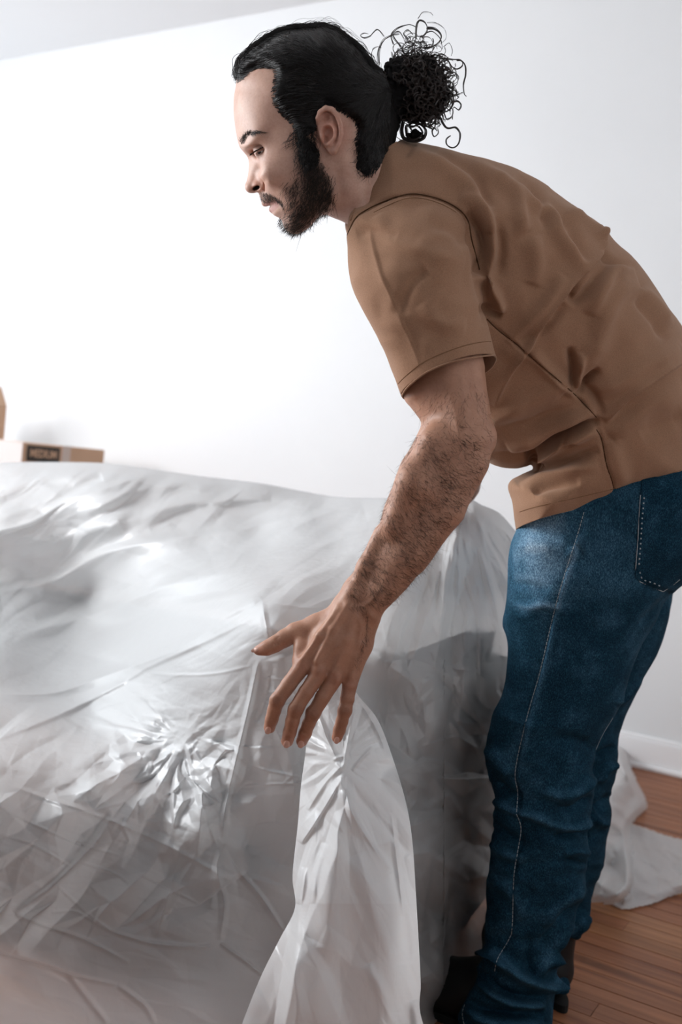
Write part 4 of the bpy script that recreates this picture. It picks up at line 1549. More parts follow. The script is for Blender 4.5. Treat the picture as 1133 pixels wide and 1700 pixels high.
# shoulder mass joining sleeve to back
sf.chain([(690, 350, 20, 42), (740, 330, 90, 60)], 30)
sv, sqd = sf.mesh()
sv = relax(sv, sqd, 3, 0.5)
nrm = vnormals(sv, sqd)
# which vertices belong to the near sleeve
sl_in = inside(sv[:, 0], sv[:, 1], SLEEVE * 1.0) | (sdist(sv[:, 0], sv[:, 1], SLEEVE) > -4)
slq = sq(sv[:, 0], sv[:, 1])
L_SL, L_TO = Lut(SLEEVE), Lut(TORSO)
Wsl = W2_from(L_SL(sv[:, 0], sv[:, 1]), 86, 82)
gt_ = tg(sv[:, 0], sv[:, 1])
Wto = W2_from(L_TO(sv[:, 0], sv[:, 1]), gt_, np.clip(gt_ * 0.72, 60, 125))
f_s = np.abs((sv[:, 2] - slq) ** 2 - Wsl) / 170
f_t = np.abs((sv[:, 2] - torso_q(sv[:, 0], sv[:, 1])) ** 2 - Wto) / 340
sleeve = sl_in & (sv[:, 1] > 500) & (f_s < f_t) & (sv[:, 2] < 90)


def c2(*p):
    return [(560 + a / 1.9773, 220 + b_ / 1.9773) for a, b_ in p]


TS = [  # strong diagonal fold across the back
    (c2((890, 320), (860, 400), (800, 465), (700, 580), (640, 680), (560, 800), (515, 900)), 9, 13, 's'),
    (c2((800, 460), (770, 530), (790, 550), (850, 480), (900, 420)), 7, -9),
    (c2((745, 470), (700, 530), (640, 600), (560, 690)), 9, 7),
    (c2((870, 350), (880, 400), (930, 425), (980, 435)), 7, -9), (c2((850, 330), (865, 360), (870, 395)), 6, 9),
    (c2((980, 440), (900, 460), (860, 520), (830, 600)), 11, 11), (c2((1000, 490), (940, 520), (880, 600), (850, 700), (790, 790)), 16, 9),
    (c2((1000, 510), (1050, 560), (1100, 640)), 9, 7), (c2((990, 540), (1030, 600), (1090, 680)), 8, -7),
    # shoulder blade folds
    (c2((240, 60), (330, 110), (430, 180), (480, 260), (500, 330)), 14, 11), (c2((330, 60), (440, 120), (480, 190), (500, 250)), 9, -7),
    (c2((440, 100), (540, 160), (590, 210), (600, 290), (620, 330)), 11, 10), (c2((590, 140), (650, 190), (680, 260), (690, 320)), 9, -8),
    (c2((600, 160), (640, 230), (700, 260), (720, 330), (770, 400), (800, 450)), 10, 11), (c2((690, 230), (760, 300), (790, 370), (810, 430)), 8, -7),
    (c2((640, 340), (660, 420), (640, 500)), 14, 8), (c2((760, 250), (830, 300), (870, 350)), 9, 7), (c2((700, 170), (780, 230), (860, 310)), 9, -6),
    # armhole
    (c2((430, 260), (470, 320), (485, 400), (470, 470)), 7, -13), (c2((400, 215), (450, 240), (500, 300), (510, 380), (490, 470), (500, 560)), 9, 11),
    (c2((460, 470), (500, 500), (530, 560), (530, 590)), 8, 12), (c2((480, 560), (500, 590), (540, 600)), 7, -9), (c2((520, 280), (540, 380), (530, 480)), 9, -7),
    # side
    (c2((600, 690), (680, 640), (750, 560)), 8, -6), (c2((640, 720), (700, 790), (760, 840), (800, 860)), 9, 8),
    (c2((760, 700), (775, 780), (770, 850)), 6, -10), (c2((800, 720), (790, 790), (790, 840)), 6, 9), (c2((775, 845), (800, 850), (830, 800), (860, 770)), 5, -9),
    (c2((860, 780), (820, 830), (850, 870), (870, 930)), 7, -7),
    (c2((1140, 750), (1080, 780), (1000, 830), (930, 890), (880, 950)), 9, 12, 's'), (c2((1140, 700), (1060, 740), (980, 780), (900, 830), (850, 850)), 12, 8),
    (c2((1140, 860), (1060, 880), (960, 950), (900, 1000)), 16, 7),
    # waist: pinched fold
    (c2((860, 945), (800, 960), (740, 990), (690, 1020), (645, 1045), (640, 1080)), 7, -20), (c2((850, 915), (780, 935), (700, 965), (640, 1000), (560, 1040)), 12, 13),
    (c2((850, 975), (790, 1000), (750, 1010), (700, 1050), (655, 1090)), 8, 13), (c2((760, 990), (750, 1020), (790, 1010)), 5, -7),
    (c2((860, 1040), (800, 1060), (720, 1090), (640, 1100), (580, 1140)), 8, -8), (c2((860, 1090), (780, 1110), (700, 1130), (600, 1160)), 9, 6), (c2((640, 1180), (700, 1160), (800, 1150)), 8, -5),
    (c2((500, 950), (600, 900), (700, 850), (740, 860)), 16, 8), (c2((500, 1060), (600, 1060), (640, 1040)), 7, -6), (c2((520, 980), (620, 960), (700, 930), (820, 900)), 10, -6),
    (c2((640, 1030), (640, 1060), (650, 1100)), 7, -8), (c2((900, 1010), (920, 1080), (940, 1160)), 14, 6), (c2((1000, 1000), (1080, 960), (1140, 930)), 14, -6),
    # sleeve
    (c2((95, 310), (130, 420), (190, 560), (240, 680), (275, 770)), 5, 2.6, 's'), (c2((130, 270), (180, 350), (300, 400), (420, 420)), 14, 5), 
    (c2((200, 600), (240, 500), (300, 450)), 10, -5), (c2((280, 560), (330, 620), (420, 640)), 14, 5), (c2((60, 330), (110, 320), (200, 340)), 9, -4), (c2((440, 300), (455, 400), (470, 520), (490, 640)), 8, -6),
     (c2((300, 300), (380, 320), (430, 380)), 12, -5),
    # seam valleys
    (c2((30, 340), (60, 280), (100, 252), (150, 228), (200, 210), (260, 202), (340, 220), (400, 252), (430, 290), (442, 350), (455, 400)), 2.6, -4, 'c'),
    (c2((490, 610), (530, 650), (590, 695), (640, 740), (700, 790), (770, 850), (820, 900), (852, 935)), 2.5, -3.5, 'c'),
    (c2((852, 960), (870, 1010), (885, 1090), (905, 1150), (912, 1212)), 2.5, -3, 'c'),
]
D = stroke_disp(sv[:, 0], sv[:, 1], TS)
D += noise2(sv[:, 0], sv[:, 1], 70, 51) * 6 + noise2(*warp(sv[:, 0], sv[:, 1], 20, 50, 52), 34, 53) * 3.0
fc = smooth(0.25, -0.35, nrm[:, 2])
D = D * fc + (1 - fc) * noise2(sv[:, 1], sv[:, 2], 60, 57) * 5
sv = sv + nrm * D[:, None] * 1.6

# cut the openings and give the cloth its thickness
bm = bmesh.new()
vs = [bm.verts.new(p) for p in sv]
bm.verts.ensure_lookup_table()
for f_ in sqd:
    try:
        bm.faces.new([vs[i] for i in f_])
    except ValueError:
        pass
sleeve_set = sleeve[sqd].all(1)
bm.faces.ensure_lookup_table()
geo = [bm.faces[i] for i in np.nonzero(sleeve_set)[0]]
gset = set(geo)
gv = {v_ for f_ in geo for v_ in f_.verts}
ge = {e_ for f_ in geo for e_ in f_.edges}


def cut(co, no, geom):
    r = bmesh.ops.bisect_plane(bm, geom=geom, plane_co=Vector(co), plane_no=Vector(no).normalized(), clear_outer=True)


cut((666, 660, -35), (0.446, 1, -0.27), list(gv) + list(ge) + geo)
cut((861, 873, 200), (0.268, 1, -0.06), bm.verts[:] + bm.edges[:] + bm.faces[:])
# neck opening: a plane across the neck
nk = [f_ for f_ in bm.faces if f_.calc_center_median().x < 700 and f_.calc_center_median().y < 400]
nkv = {v_ for f_ in nk for v_ in f_.verts}
nke = {e_ for f_ in nk for e_ in f_.edges}
cut((662, 234, 62), (-0.83, -0.55, 0.13), list(nkv) + list(nke) + nk)
me = bpy.data.meshes.new('t_shirt')
for v_ in bm.verts:
    v_.co = Vector(P3(np.array(v_.co)))
loose = [v_ for v_ in bm.verts if not v_.link_faces]
bmesh.ops.delete(bm, geom=loose, context='VERTS')
bm.to_mesh(me)
bm.free()
me.polygons.foreach_set('use_smooth', [True] * len(me.polygons))
me.materials.append(M['cotton'])
shirt = link(bpy.data.objects.new('t_shirt', me), person)
so = shirt.modifiers.new('thickness', 'SOLIDIFY')
so.thickness = 0.0022
so.offset = -1
bvh_shirt = BVHTree.FromPolygons([tuple(p) for p in sv], [tuple(int(i) for i in f) for f in sqd])


def on_surface(bvh, pts, off=0.5, n=6):
    P = catmull(pts, n)
    out = []
    for p in P:
        h_ = hit(bvh, p[0], p[1], off)
        if h_ is not None:
            out.append(h_)
    out = np.array(out)
    if len(out) > 4:
        k_ = np.array([1, 2, 1]) / 4
        out[1:-1, 2] = np.convolve(out[:, 2], k_, 'valid')
    return out


def seam(name, bvh, pts, r, m, parent, off=0.4, n=6):
    p = on_surface(bvh, pts, off, n)
    if len(p) < 3:
        return None
    v, f = tube_mesh(P3(p), r, 5)
    return mesh_obj(name, v, f, m, parent)


seam('shoulder_seam', bvh_shirt, c2((30, 345), (60, 282), (100, 252), (150, 228), (200, 210), (260, 202), (340, 220), (400, 252), (430, 290), (442, 350), (455, 400), (468, 450)), 0.0009, M['cotton_seam'], shirt)
seam('side_seam', bvh_shirt, c2((492, 612), (530, 650), (590, 695), (640, 740), (700, 790), (770, 850), (820, 900), (852, 935)), 0.0007, M['cotton_seam'], shirt)
seam('side_seam', bvh_shirt, c2((852, 975), (870, 1010), (885, 1090), (905, 1150), (914, 1205)), 0.0007, M['cotton_seam'], shirt)
seam('hem_stitch', bvh_shirt, c2((200, 825), (230, 795), (290, 750), (380, 712), (450, 692), (505, 685)), 0.0005, M['cotton_thread'], shirt)
seam('hem_stitch', bvh_shirt, c2((600, 1245), (640, 1232), (700, 1218), (800, 1196), (900, 1172), (1000, 1148), (1130, 1108)), 0.0005, M['cotton_thread'], shirt)
seam('yoke_seam', bvh_shirt, c2((120, 262), (200, 225), (262, 214), (335, 232), (392, 262)), 0.0004, M['cotton_thread'], shirt)
seam('collar', bvh_shirt, [(659, 237), (642, 250), (624, 276), (608, 304), (595, 336), (582, 366)], 0.0019, M['cotton'], shirt, 0.1)
seam('hem_edge', bvh_shirt, [(668, 656), (680, 640), (712, 616), (762, 598), (821, 589)], 0.0012, M['cotton'], shirt, 0.2)

# ------------------------------------------------------------------ jeans
NEAR = catmull([(868, 770), (866, 820), (863, 850), (862, 877), (851, 915), (845.6, 996), (843, 1072), (837, 1148), (820, 1186), (809.5, 1229), (810, 1283), (822, 1332), (819, 1375), (808, 1484), (805, 1549), (809, 1585), (791, 1607), (789, 1630), (776, 1655), (763, 1679), (762, 1700), (764, 1760),
                (915, 1760), (918, 1700), (921, 1660), (924, 1630), (930, 1581), (957, 1527), (973, 1457), (978, 1375), (989, 1321), (986, 1267), (992, 1240), (1021, 1186), (1043, 1132), (1076, 1051), (1112, 985), (1150, 950), (1180, 880), (1182, 770)], 4, True)
PELV = catmull([(868, 770), (866, 820), (863, 850), (862, 877), (851, 915), (846, 996), (850, 1050), (1040, 1060), (1113, 985), (1155, 945), (1182, 880), (1184, 770)], 4, True)
FARL = catmull([(900, 880), (1090, 900), (1119, 975), (1097, 1072), (1070, 1126), (1043, 1181), (1027, 1226), (1026, 1278), (1017, 1321), (1013, 1375), (1000, 1440), (986, 1484), (979, 1511), (978, 1540), (957, 1560), (944, 1608), (942, 1640), (935, 1655), (928, 1700), (925, 1760),
                (800, 1760), (815, 1600), (840, 1400), (850, 1250), (870, 1100)], 4, True)
jf = Field((745, 765, 130), (1200, 1765, 790), 3.4)
gx, gy = jf.grid2()
G = rbf([(1000, 850, 105), (980, 1000, 102), (950, 1150, 90), (905, 1290, 84), (890, 1450, 74), (860, 1600, 66), (845, 1720, 64)], 40)(gx, gy)
jf.plate(W2_from(sdist(gx, gy, NEAR), G, G * 1.0), 280 + 0.165 * (gy - 870))
jf.plate(W2_from(sdist(gx, gy, PELV), 168 + 0 * gx, 115), 365 + 0 * gx, 30)
G = rbf([(1000, 900, 100), (980, 1100, 86), (950, 1290, 76), (915, 1450, 68), (880, 1600, 60)], 40)(gx, gy)
jf.plate(W2_from(sdist(gx, gy, FARL), G, G * 0.8), 458 + 0.155 * (gy - 870), 5)
jv, jqd = jf.mesh()
jv = relax(jv, jqd, 2, 0.5)
nrm = vnormals(jv, jqd)


def c6(*p):
    return [(740 + a / 1.8478, 780 + b_ / 1.8478) for a, b_ in p]


JS = [
    (c6((190, 400), (250, 420), (300, 415), (370, 425)), 7, 4), (c6((200, 350), (260, 355), (320, 370)), 7, -3), (c6((205, 250), (270, 230), (330, 250)), 9, 3),
    (c6((240, 200), (300, 195), (360, 215)), 8, -3), (c6((430, 190), (400, 230), (375, 270)), 5, 4), (c6((390, 220), (415, 260), (370, 300)), 5, -4),
    (c6((700, 380), (650, 430), (600, 480)), 9, -6), (c6((590, 330), (640, 370), (700, 380)), 7, -5),
    (c6((160, 740), (220, 770), (300, 800)), 12, 4), (c6((460, 860), (400, 830), (330, 820)), 10, -5),
    # knee
    (c6((130, 850), (170, 900), (200, 940)), 10, 5), (c6((140, 950), (190, 990), (240, 1000)), 8, -7), (c6((150, 1010), (200, 1040), (260, 1060), (330, 1065)), 7, 8),
    (c6((450, 940), (420, 980), (370, 1000), (300, 990)), 8, 8), (c6((455, 1000), (400, 1040), (340, 1040)), 6, -8), (c6((450, 1080), (400, 1100), (330, 1090), (270, 1060)), 7, 8),
    (c6((440, 1120), (400, 1120), (330, 1130)), 5, -8), (c6((440, 1180), (400, 1170), (360, 1180)), 6, 6), (c6((435, 1210), (390, 1200), (370, 1190)), 4, -6),
    (c6((150, 1090), (200, 1130), (260, 1150)), 8, -6), (c6((140, 1140), (180, 1180), (250, 1200)), 8, 5),
    (c6((430, 1280), (360, 1330), (300, 1400)), 11, 6), (c6((420, 1330), (340, 1400), (290, 1470)), 9, -6),
    (c6((390, 1390), (330, 1470), (320, 1530)), 9, 7), (c6((130, 1250), (200, 1300), (240, 1380)), 12, 4),
    # stacked cuff
    (c6((130, 1480), (170, 1500), (240, 1560), (320, 1590), (360, 1560)), 8, 15), (c6((95, 1530), (150, 1590), (230, 1620), (310, 1620)), 7, -13), (c6((100, 1570), (170, 1620), (240, 1640), (310, 1640)), 8, 13),
    (c6((70, 1630), (140, 1660), (230, 1670), (300, 1665)), 6, -11), (c6((60, 1650), (120, 1690), (220, 1700), (300, 1700)), 8, 10), (c6((120, 1460), (170, 1500), (190, 1560)), 8, 8),
    (c6((260, 1420), (250, 1500), (270, 1560)), 9, -7), (c6((350, 1490), (300, 1520), (280, 1560)), 8, 8),
    # far leg
    (c6((520, 850), (480, 870), (465, 880)), 5, -9), (c6((525, 900), (490, 920), (470, 960)), 7, 8), (c6((515, 1000), (480, 1030), (460, 1040)), 7, -8), (c6((500, 1090), (470, 1080), (455, 1060)), 6, 6),
    (c6((600, 640), (560, 690), (520, 720)), 6, 5), (c6((440, 1370), (410, 1400), (390, 1440)), 7, 8), (c6((400, 1440), (370, 1470), (360, 1500)), 6, -9), (c6((375, 1530), (350, 1560), (340, 1600)), 6, 7),
    # outseam
    (c6((425, 130), (405, 200), (360, 340), (330, 450), (290, 620), (250, 760), (215, 920), (222, 990), (235, 1100), (210, 1250), (205, 1400), (160, 1500), (150, 1560)), 2.8, -3.0, 'c'),
    (c6((432, 130), (414, 200), (370, 340), (340, 450), (300, 620), (260, 760), (226, 920)), 4.5, 2.2),
]
D = stroke_disp(jv[:, 0], jv[:, 1], JS)
D += noise2(jv[:, 0], jv[:, 1], 46, 61) * 3.5 + noise2(*warp(jv[:, 0], jv[:, 1], 16, 40, 62), 20, 63) * 1.8 * smooth(1150, 1250, jv[:, 1]) + noise2(jv[:, 0], jv[:, 1] * 2, 30, 64) * 3 * smooth(1200, 1300, jv[:, 1])
fc = smooth(0.3, -0.3, nrm[:, 2])
D = D * fc + (1 - fc) * noise2(jv[:, 1], jv[:, 2], 40, 67) * 4
jv = jv + nrm * (D * (1.2 + 0.7 * smooth(1130, 1250, jv[:, 1])))[:, None]
# wear of the denim: pale over the thigh, whiskers, knee and creases
x, y = jv[:, 0], jv[:, 1]
fade = 0.10 + 0 * x
fade += 0.42 * np.exp(-(((x - 895) / 52) ** 2 + ((y - 905) / 85) ** 2))
fade += 0.13 * np.exp(-(((x - 1000) / 150) ** 2 + ((y - 930) / 160) ** 2))
fade += 0.06 * np.exp(-(((x - 870) / 40) ** 2 + ((y - 1250) / 90) ** 2))
fade += 0.16 * np.clip(stroke_disp(x, y, [(c6((190, 405), (250, 425), (300, 415), (370, 425)), 6, 1), (c6((205, 330), (260, 330), (330, 350)), 7, 0.7), (c6((200, 440), (240, 460), (300, 440)), 5, -0.8), (c6((205, 270), (270, 240), (330, 250)), 8, 0.6)]), -1, 1)
fade += np.clip(stroke_disp(x, y, [s_ for s_ in JS if s_[2] > 3 and (len(s_) < 4)]), 0, 12) * 0.012
fade += 0.05 * noise2(x, y, 60, 71)
fade += 0.14 * stroke_disp(x, y, [(c6((432, 130), (414, 200), (370, 340), (340, 450), (300, 620), (260, 760), (226, 920)), 5, 1)])
bm = bmesh.new()
lay = bm.verts.layers.float.new('fade')
vs = []
for p, a_ in zip(jv, fade):
    v_ = bm.verts.new(p)
    v_[lay] = float(a_)
    vs.append(v_)
for f_ in jqd:
    try:
        bm.faces.new([vs[i] for i in f_])
    except ValueError:
        pass
cut((861, 850, 300), (-0.268, -1, 0.0), bm.verts[:] + bm.edges[:] + bm.faces[:])
cut((840, 1722, 400), (-0.12, 1, 0.0), bm.verts[:] + bm.edges[:] + bm.faces[:])
for v_ in bm.verts:
    v_.co = Vector(P3(np.array(v_.co)))
bmesh.ops.delete(bm, geom=[v_ for v_ in bm.verts if not v_.link_faces], context='VERTS')
me = bpy.data.meshes.new('jeans')
bm.to_mesh(me)
bm.free()
me.polygons.foreach_set('use_smooth', [True] * len(me.polygons))
me.materials.append(M['denim'])
jeans = link(bpy.data.objects.new('jeans', me), person)
so = jeans.modifiers.new('thickness', 'SOLIDIFY')
so.thickness = 0.0016
so.offset = -1
bvh_j = BVHTree.FromPolygons([tuple(p) for p in jv], [tuple(int(i) for i in f) for f in jqd])


def dashed(name, bvh, pts, r, m, parent, dash=4, gap=2.5, off=0.8):
    """stitches: a row of short threads joined into one part"""
    P = on_surface(bvh, pts, off, 12)
    if len(P) < 3:
        return
    L = np.concatenate([[0], np.cumsum(np.linalg.norm(np.diff(P[:, :2], axis=0), axis=1))])
    V, Fc = [], []
    s_ = 0.0
    while s_ + dash < L[-1]:
        ts = np.linspace(s_, s_ + dash, 4)
        q_ = np.stack([np.interp(ts, L, P[:, k]) for k in range(3)], 1)
        v, f = tube_mesh(P3(q_), r, 5)
        Fc += [tuple(i + sum(len(a) for a in V) for i in ff) for ff in f]
        V.append(v)
        s_ += dash + gap
    o = mesh_obj(name, np.concatenate(V), Fc, m, parent)
    o['kind'] = 'stuff'
    return o


dashed('outseam_stitch', bvh_j, c6((425, 130), (405, 200), (360, 340), (330, 450), (290, 620), (250, 760), (215, 920), (222, 990), (218, 1050)), 0.00055, M['thread'], jeans, 5, 1.6)
dashed('outseam_stitch', bvh_j, c6((218, 1056), (232, 1100), (222, 1170), (210, 1250), (205, 1400), (195, 1440), (160, 1500), (150, 1545)), 0.00055, M['thread'], jeans, 5, 1.8)
dashed('hem_stitch', bvh_j, [(772, 1668), (768, 1682), (771, 1700), (778, 1712)], 0.0005, M['thread'], jeans, 5, 2)
seam('inseam', bvh_j, [(1018, 1192), (1000, 1222), (990, 1245)], 0.0004, M['thread'], jeans, 0.5)
seam('waistband_seam', bvh_j, [(1092, 812), (1110, 811), (1125, 813), (1145, 814)], 0.0008, M['thread'], jeans, 1.0)
# back pocket, a patch of denim of its own
PK = [(1065, 790), (1062, 850), (1059, 900), (1054, 955), (1058, 965), (1080, 974), (1101, 984), (1120, 972), (1140, 955), (1152, 930), (1160, 860), (1160, 790)]
n = 60
gx, gy = np.meshgrid(np.linspace(1050, 1162, n), np.linspace(788, 986, n), indexing='ij')
ins = sdist(gx, gy, PK) > -0.2
idx = -np.ones(gx.shape, int)
pv = []
for i in range(n):
    for j in range(n):
        if ins[i, j]:
            h_ = hit(bvh_j, gx[i, j], gy[i, j])
            if h_ is not None:
                e_ = float(sdist(np.array([gx[i, j]]), np.array([gy[i, j]]), PK)[0])
                h_[2] -= 1.0 + 2.2 * min(max(e_, 0) / 2.5, 1)
                idx[i, j] = len(pv)
                pv.append(h_)
pf = [(idx[i, j], idx[i, j + 1], idx[i + 1, j + 1], idx[i + 1, j]) for i in range(n - 1) for j in range(n - 1) if min(idx[i, j], idx[i, j + 1], idx[i + 1, j + 1], idx[i + 1, j]) >= 0]
pv = np.array(pv)
pocket = mesh_obj('back_pocket', P3(pv), pf, M['denim'], jeans)
add_attr(pocket, 'fade', 0.12 + 0.05 * noise2(pv[:, 0], pv[:, 1], 12, 5))
bvh_p = BVHTree.FromPolygons([tuple(p) for p in pv], pf)
seam('pocket_edge', bvh_p, [(1064, 822), (1062, 850), (1059.5, 900), (1055.5, 955), (1060, 964), (1080, 973), (1101, 982), (1120, 970), (1132, 960)], 0.0006, M['thread'], pocket, 0.6, 10)
dashed('pocket_stitch', bvh_p, [(1070, 826), (1067, 860), (1064.5, 900), (1061, 945)], 0.0011, M['thread'], pocket, 2.2, 6.2, 0.7)
dashed('pocket_stitch', bvh_p, [(1063, 950), (1068, 962), (1085, 968), (1101, 975)], 0.0009, M['thread'], pocket, 2.2, 6.0, 0.7)

# ------------------------------------------------------------------ shoes
def shoe(heel, toe, label):
    """leather boot; heel and toe are points on the floor"""
    h_ = np.array([heel[0], heel[1], 0.0])
    t_ = np.array([toe[0], toe[1], 0.0])
    dv = t_ - h_
    dv /= np.linalg.norm(dv)
    L = 0.285
    f = Field((-0.05, -0.075, 0.0), (0.30, 0.075, 0.20), 0.0045)
    S = lambda u_, z, s=0.0: (u_ * L, s, z)
    f.f[:] = 1.0
    f.chain([(0.03, 0, 0.045, 0.036), (0.10, 0, 0.045, 0.036), (0.19, 0.004, 0.040, 0.044), (0.245, 0.006, 0.034, 0.034)], 0.02)
    f.chain([(0.035, 0, 0.06, 0.036), (0.05, 0, 0.17, 0.046)], 0.02)
    f.chain([(0.06, 0, 0.10, 0.036), (0.15, 0.002, 0.055, 0.036)], 0.03)
    v, q = f.mesh()
    v = relax(v, q, 2, 0.5)
    v[:, 2] = np.maximum(v[:, 2], 0.012)
    sd_ = np.cross([0, 0, 1], dv)
    Wd = h_ + v[:, :1] * dv + v[:, 1:2] * sd_ + v[:, 2:3] * np.array([0, 0, 1])
    o = mesh_obj('shoe', Wd, q, M['black'], person)
    # sole
    out = []
    for a_ in np.linspace(0, 2 * PI, 40, endpoint=False):
        uu_ = 0.125 + 0.155 * math.cos(a_)
        wv = (0.034 + 0.014 * smooth(0.08, 0.2, uu_)) * math.sin(a_)
        out.append((uu_, wv))
    V = []
    for zz in (0.0, 0.014):
        for a_, b_ in out:
            V.append(h_ + a_ * dv + b_ * sd_ + np.array([0, 0, zz]))
    k = len(out)
    Fc = [(i, (i + 1) % k, k + (i + 1) % k, k + i) for i in range(k)] + [tuple(range(k))[::-1], tuple(range(k, 2 * k))]
    mesh_obj('sole', V, Fc, M['sole'], o, False)
    return o


def gpt(px_, py_):
    p = W(px_, py_, floor_depth(px_, py_))
    return p[:2]


shoe(gpt(872, 1742), gpt(745, 1680), 'near')
shoe(gpt(925, 1668), gpt(855, 1585), 'far')
# ------------------------------------------------------------------ hair
HOUT = catmull([(390, 141), (389, 119), (395, 99), (410, 84), (424, 71), (444, 58), (464, 48), (491, 42.5), (516, 41), (538, 40), (558, 46), (573, 57), (590, 69), (602, 80), (611, 94), (622, 108), (636, 118), (655, 140),
                (662, 180), (664, 215), (656, 245), (652, 300), (652, 420), (575, 372), (529, 364), (490, 392), (470, 372), (440, 340), (412, 318), (413, 270), (398, 240), (388, 190)], 4, True)
HREG = catmull([(389.5, 143), (394, 137), (401, 131), (414, 118), (427, 111), (442, 110), (454, 116), (455, 136), (451, 160), (457, 178), (470, 193), (482, 203), (487, 214), (491, 228), (494, 243), (497, 260), (503, 273), (512, 281),
                (526, 272), (528, 256), (519, 240), (511, 226), (516, 218), (525, 214), (524, 200), (527, 187), (534, 178), (543, 173), (554, 177), (563, 186), (578, 194), (589, 204), (594, 220), (591, 236), (594, 252), (590, 268), (584, 276),
                (592, 288), (612, 296), (630, 280), (690, 240), (700, 120), (640, 20), (380, 20), (370, 140)], 4, True)


L_HOUT, L_HREG, L_HEAD = Lut(HOUT), Lut(HREG), Lut(HEAD)


def cap_w(X, Y, sink=150):
    full = W2_from(L_HOUT(X, Y), hg(X, Y) + 7, np.clip(hR(X, Y), 20, 90))
    skin_ = W2_from(L_HEAD(X, Y), hg(X, Y), np.clip(hR(X, Y), 8, 90))
    k_ = smooth(-1, 15, L_HREG(X, Y))
    return np.minimum(full, (skin_ - sink) * (1 - k_) + full * k_)


cf = Field((382, 32, -66), (670, 305, 190), 2.2)
gx, gy = cf.grid2()
reg = L_HREG(gx, gy)
W2c = cap_w(gx, gy)
W2c = np.where(reg < -2, -400.0, W2c)
cf.plate(W2c, HQ)
cv, cqd = cf.mesh()
cv = relax(cv, cqd, 3, 0.5)
nrm = vnormals(cv, cqd)
# locks combed back
ang_ = np.arctan2(cv[:, 1] - 150, cv[:, 0] - 640)
cv += nrm * ((noise2(ang_ * 240, np.hypot(cv[:, 0] - 640, cv[:, 1] - 150), 14, 81) * 3.5 - 1.5)[:, None])
hair = to_obj('hair', cv, cqd, M['haircap'], person)

r_ = np.random.RandomState(5)
TIE = np.array([648.0, 152.0])


def cap_q(X, Y, sgn):
    w2 = cap_w(np.atleast_1d(X), np.atleast_1d(Y), -60)
    return HQ + sgn * np.sqrt(np.maximum(w2, 0)), w2


# a field that leads strands back to the tie
strands, rad = [], []
cnt = 0
roots = r_.uniform((388, 40), (640, 298), (26000, 2))
ok = (L_HREG(roots[:, 0], roots[:, 1]) > -2.5) & inside(roots[:, 0], roots[:, 1], HOUT)
roots = roots[ok][:9000]
nstep = 15
P = roots.copy()
dirs = []
path = [P.copy()]
dens_phase = noise2(P[:, 0], P[:, 1], 22, 90) * 9
amp = r_.uniform(0.6, 2.2, len(P))
low = smooth(215, 262, roots[:, 1]) * (roots[:, 0] < 532)
for k in range(nstep):
    to = TIE - P
    dist = np.linalg.norm(to, axis=1)
    t_ = to / (dist[:, None] + 1e-6)
    # hair sweeps up and back first, then down to the tie
    bend = np.clip((dist - 60) / 200, 0, 1)
    flow = t_ + np.stack([0.25 * bend, -0.35 * bend * (P[:, 1] < 170)], 1)
    side = np.stack([np.zeros(len(P)), np.ones(len(P))], 1)
    flow = flow * (1 - low[:, None]) + side * low[:, None]
    flow /= np.linalg.norm(flow, axis=1)[:, None]
    perp = np.stack([-flow[:, 1], flow[:, 0]], 1)
    wv = np.sin(k * 0.95 + dens_phase + P[:, 0] * 0.03) * amp * (1.6 + low * 3)
    stp = np.minimum(r_.uniform(5, 7, len(P)), dist * 0.5)[:, None]
    P = P + flow * stp * (1 - 0.5 * low[:, None]) + perp * wv[:, None] * 0.9
    path.append(P.copy())
path = np.array(path)
Wp = cap_w(path[..., 0].ravel(), path[..., 1].ravel(), -60).reshape(path.shape[:2])
Rg = L_HREG(path[..., 0], path[..., 1])
for i in range(path.shape[1]):
    sgn = -1 if r_.rand() < 0.8 else 1
    lift = r_.uniform(0.2, 5.0)
    w_ = np.sqrt(np.maximum(Wp[:, i], 0)) + lift * np.linspace(0.2, 1, nstep + 1)
    if Wp[:, i].min() <= 0:
        w_ = np.maximum(w_, 0)
    q_ = HQ + sgn * w_ + np.sin(np.arange(nstep + 1) * 0.95 + dens_phase[i]) * 1.2
    s_ = np.stack([path[:, i, 0], path[:, i, 1], q_], 1)
    bad = np.nonzero(Rg[:, i] < -3.5)[0]
    if len(bad):
        if bad[0] < 3:
            continue
        s_ = s_[:bad[0]]
    strands.append(P3(s_))
    rad.append(r_.uniform(0.00028, 0.00065))
# crown strands over the silhouette
for i in range(900):
    t0 = r_.uniform(0, 0.93)
    top = np.array([(390, 135), (389, 119), (395, 99), (410, 84), (424, 71), (444, 58), (464, 48), (491, 42.5), (516, 41), (538, 40), (558, 46), (573, 57), (590, 69), (602, 80), (611, 94), (622, 108), (636, 118)], float)
    tt = np.linspace(t0, min(t0 + r_.uniform(0.08, 0.25), 1), 14) * (len(top) - 1)
    bx, by = np.interp(tt, np.arange(len(top)), top[:, 0]), np.interp(tt, np.arange(len(top)), top[:, 1])
    nx, ny = np.gradient(by), -np.gradient(bx)
    nn = np.hypot(nx, ny)
    out_ = r_.uniform(-5, 1.5) + (r_.uniform(0, 7) if r_.rand() < 0.10 else 0) * np.sin(np.linspace(0, PI, 14)) + np.sin(np.arange(14) * 0.9 + r_.uniform(0, 6)) * r_.uniform(0.5, 1.8)
    q_ = HQ + r_.uniform(-45, 45) * np.ones(14)
    strands.append(P3(np.stack([bx + nx / nn * out_, by + ny / nn * out_, q_], 1)))
    rad.append(r_.uniform(0.00018, 0.0004))
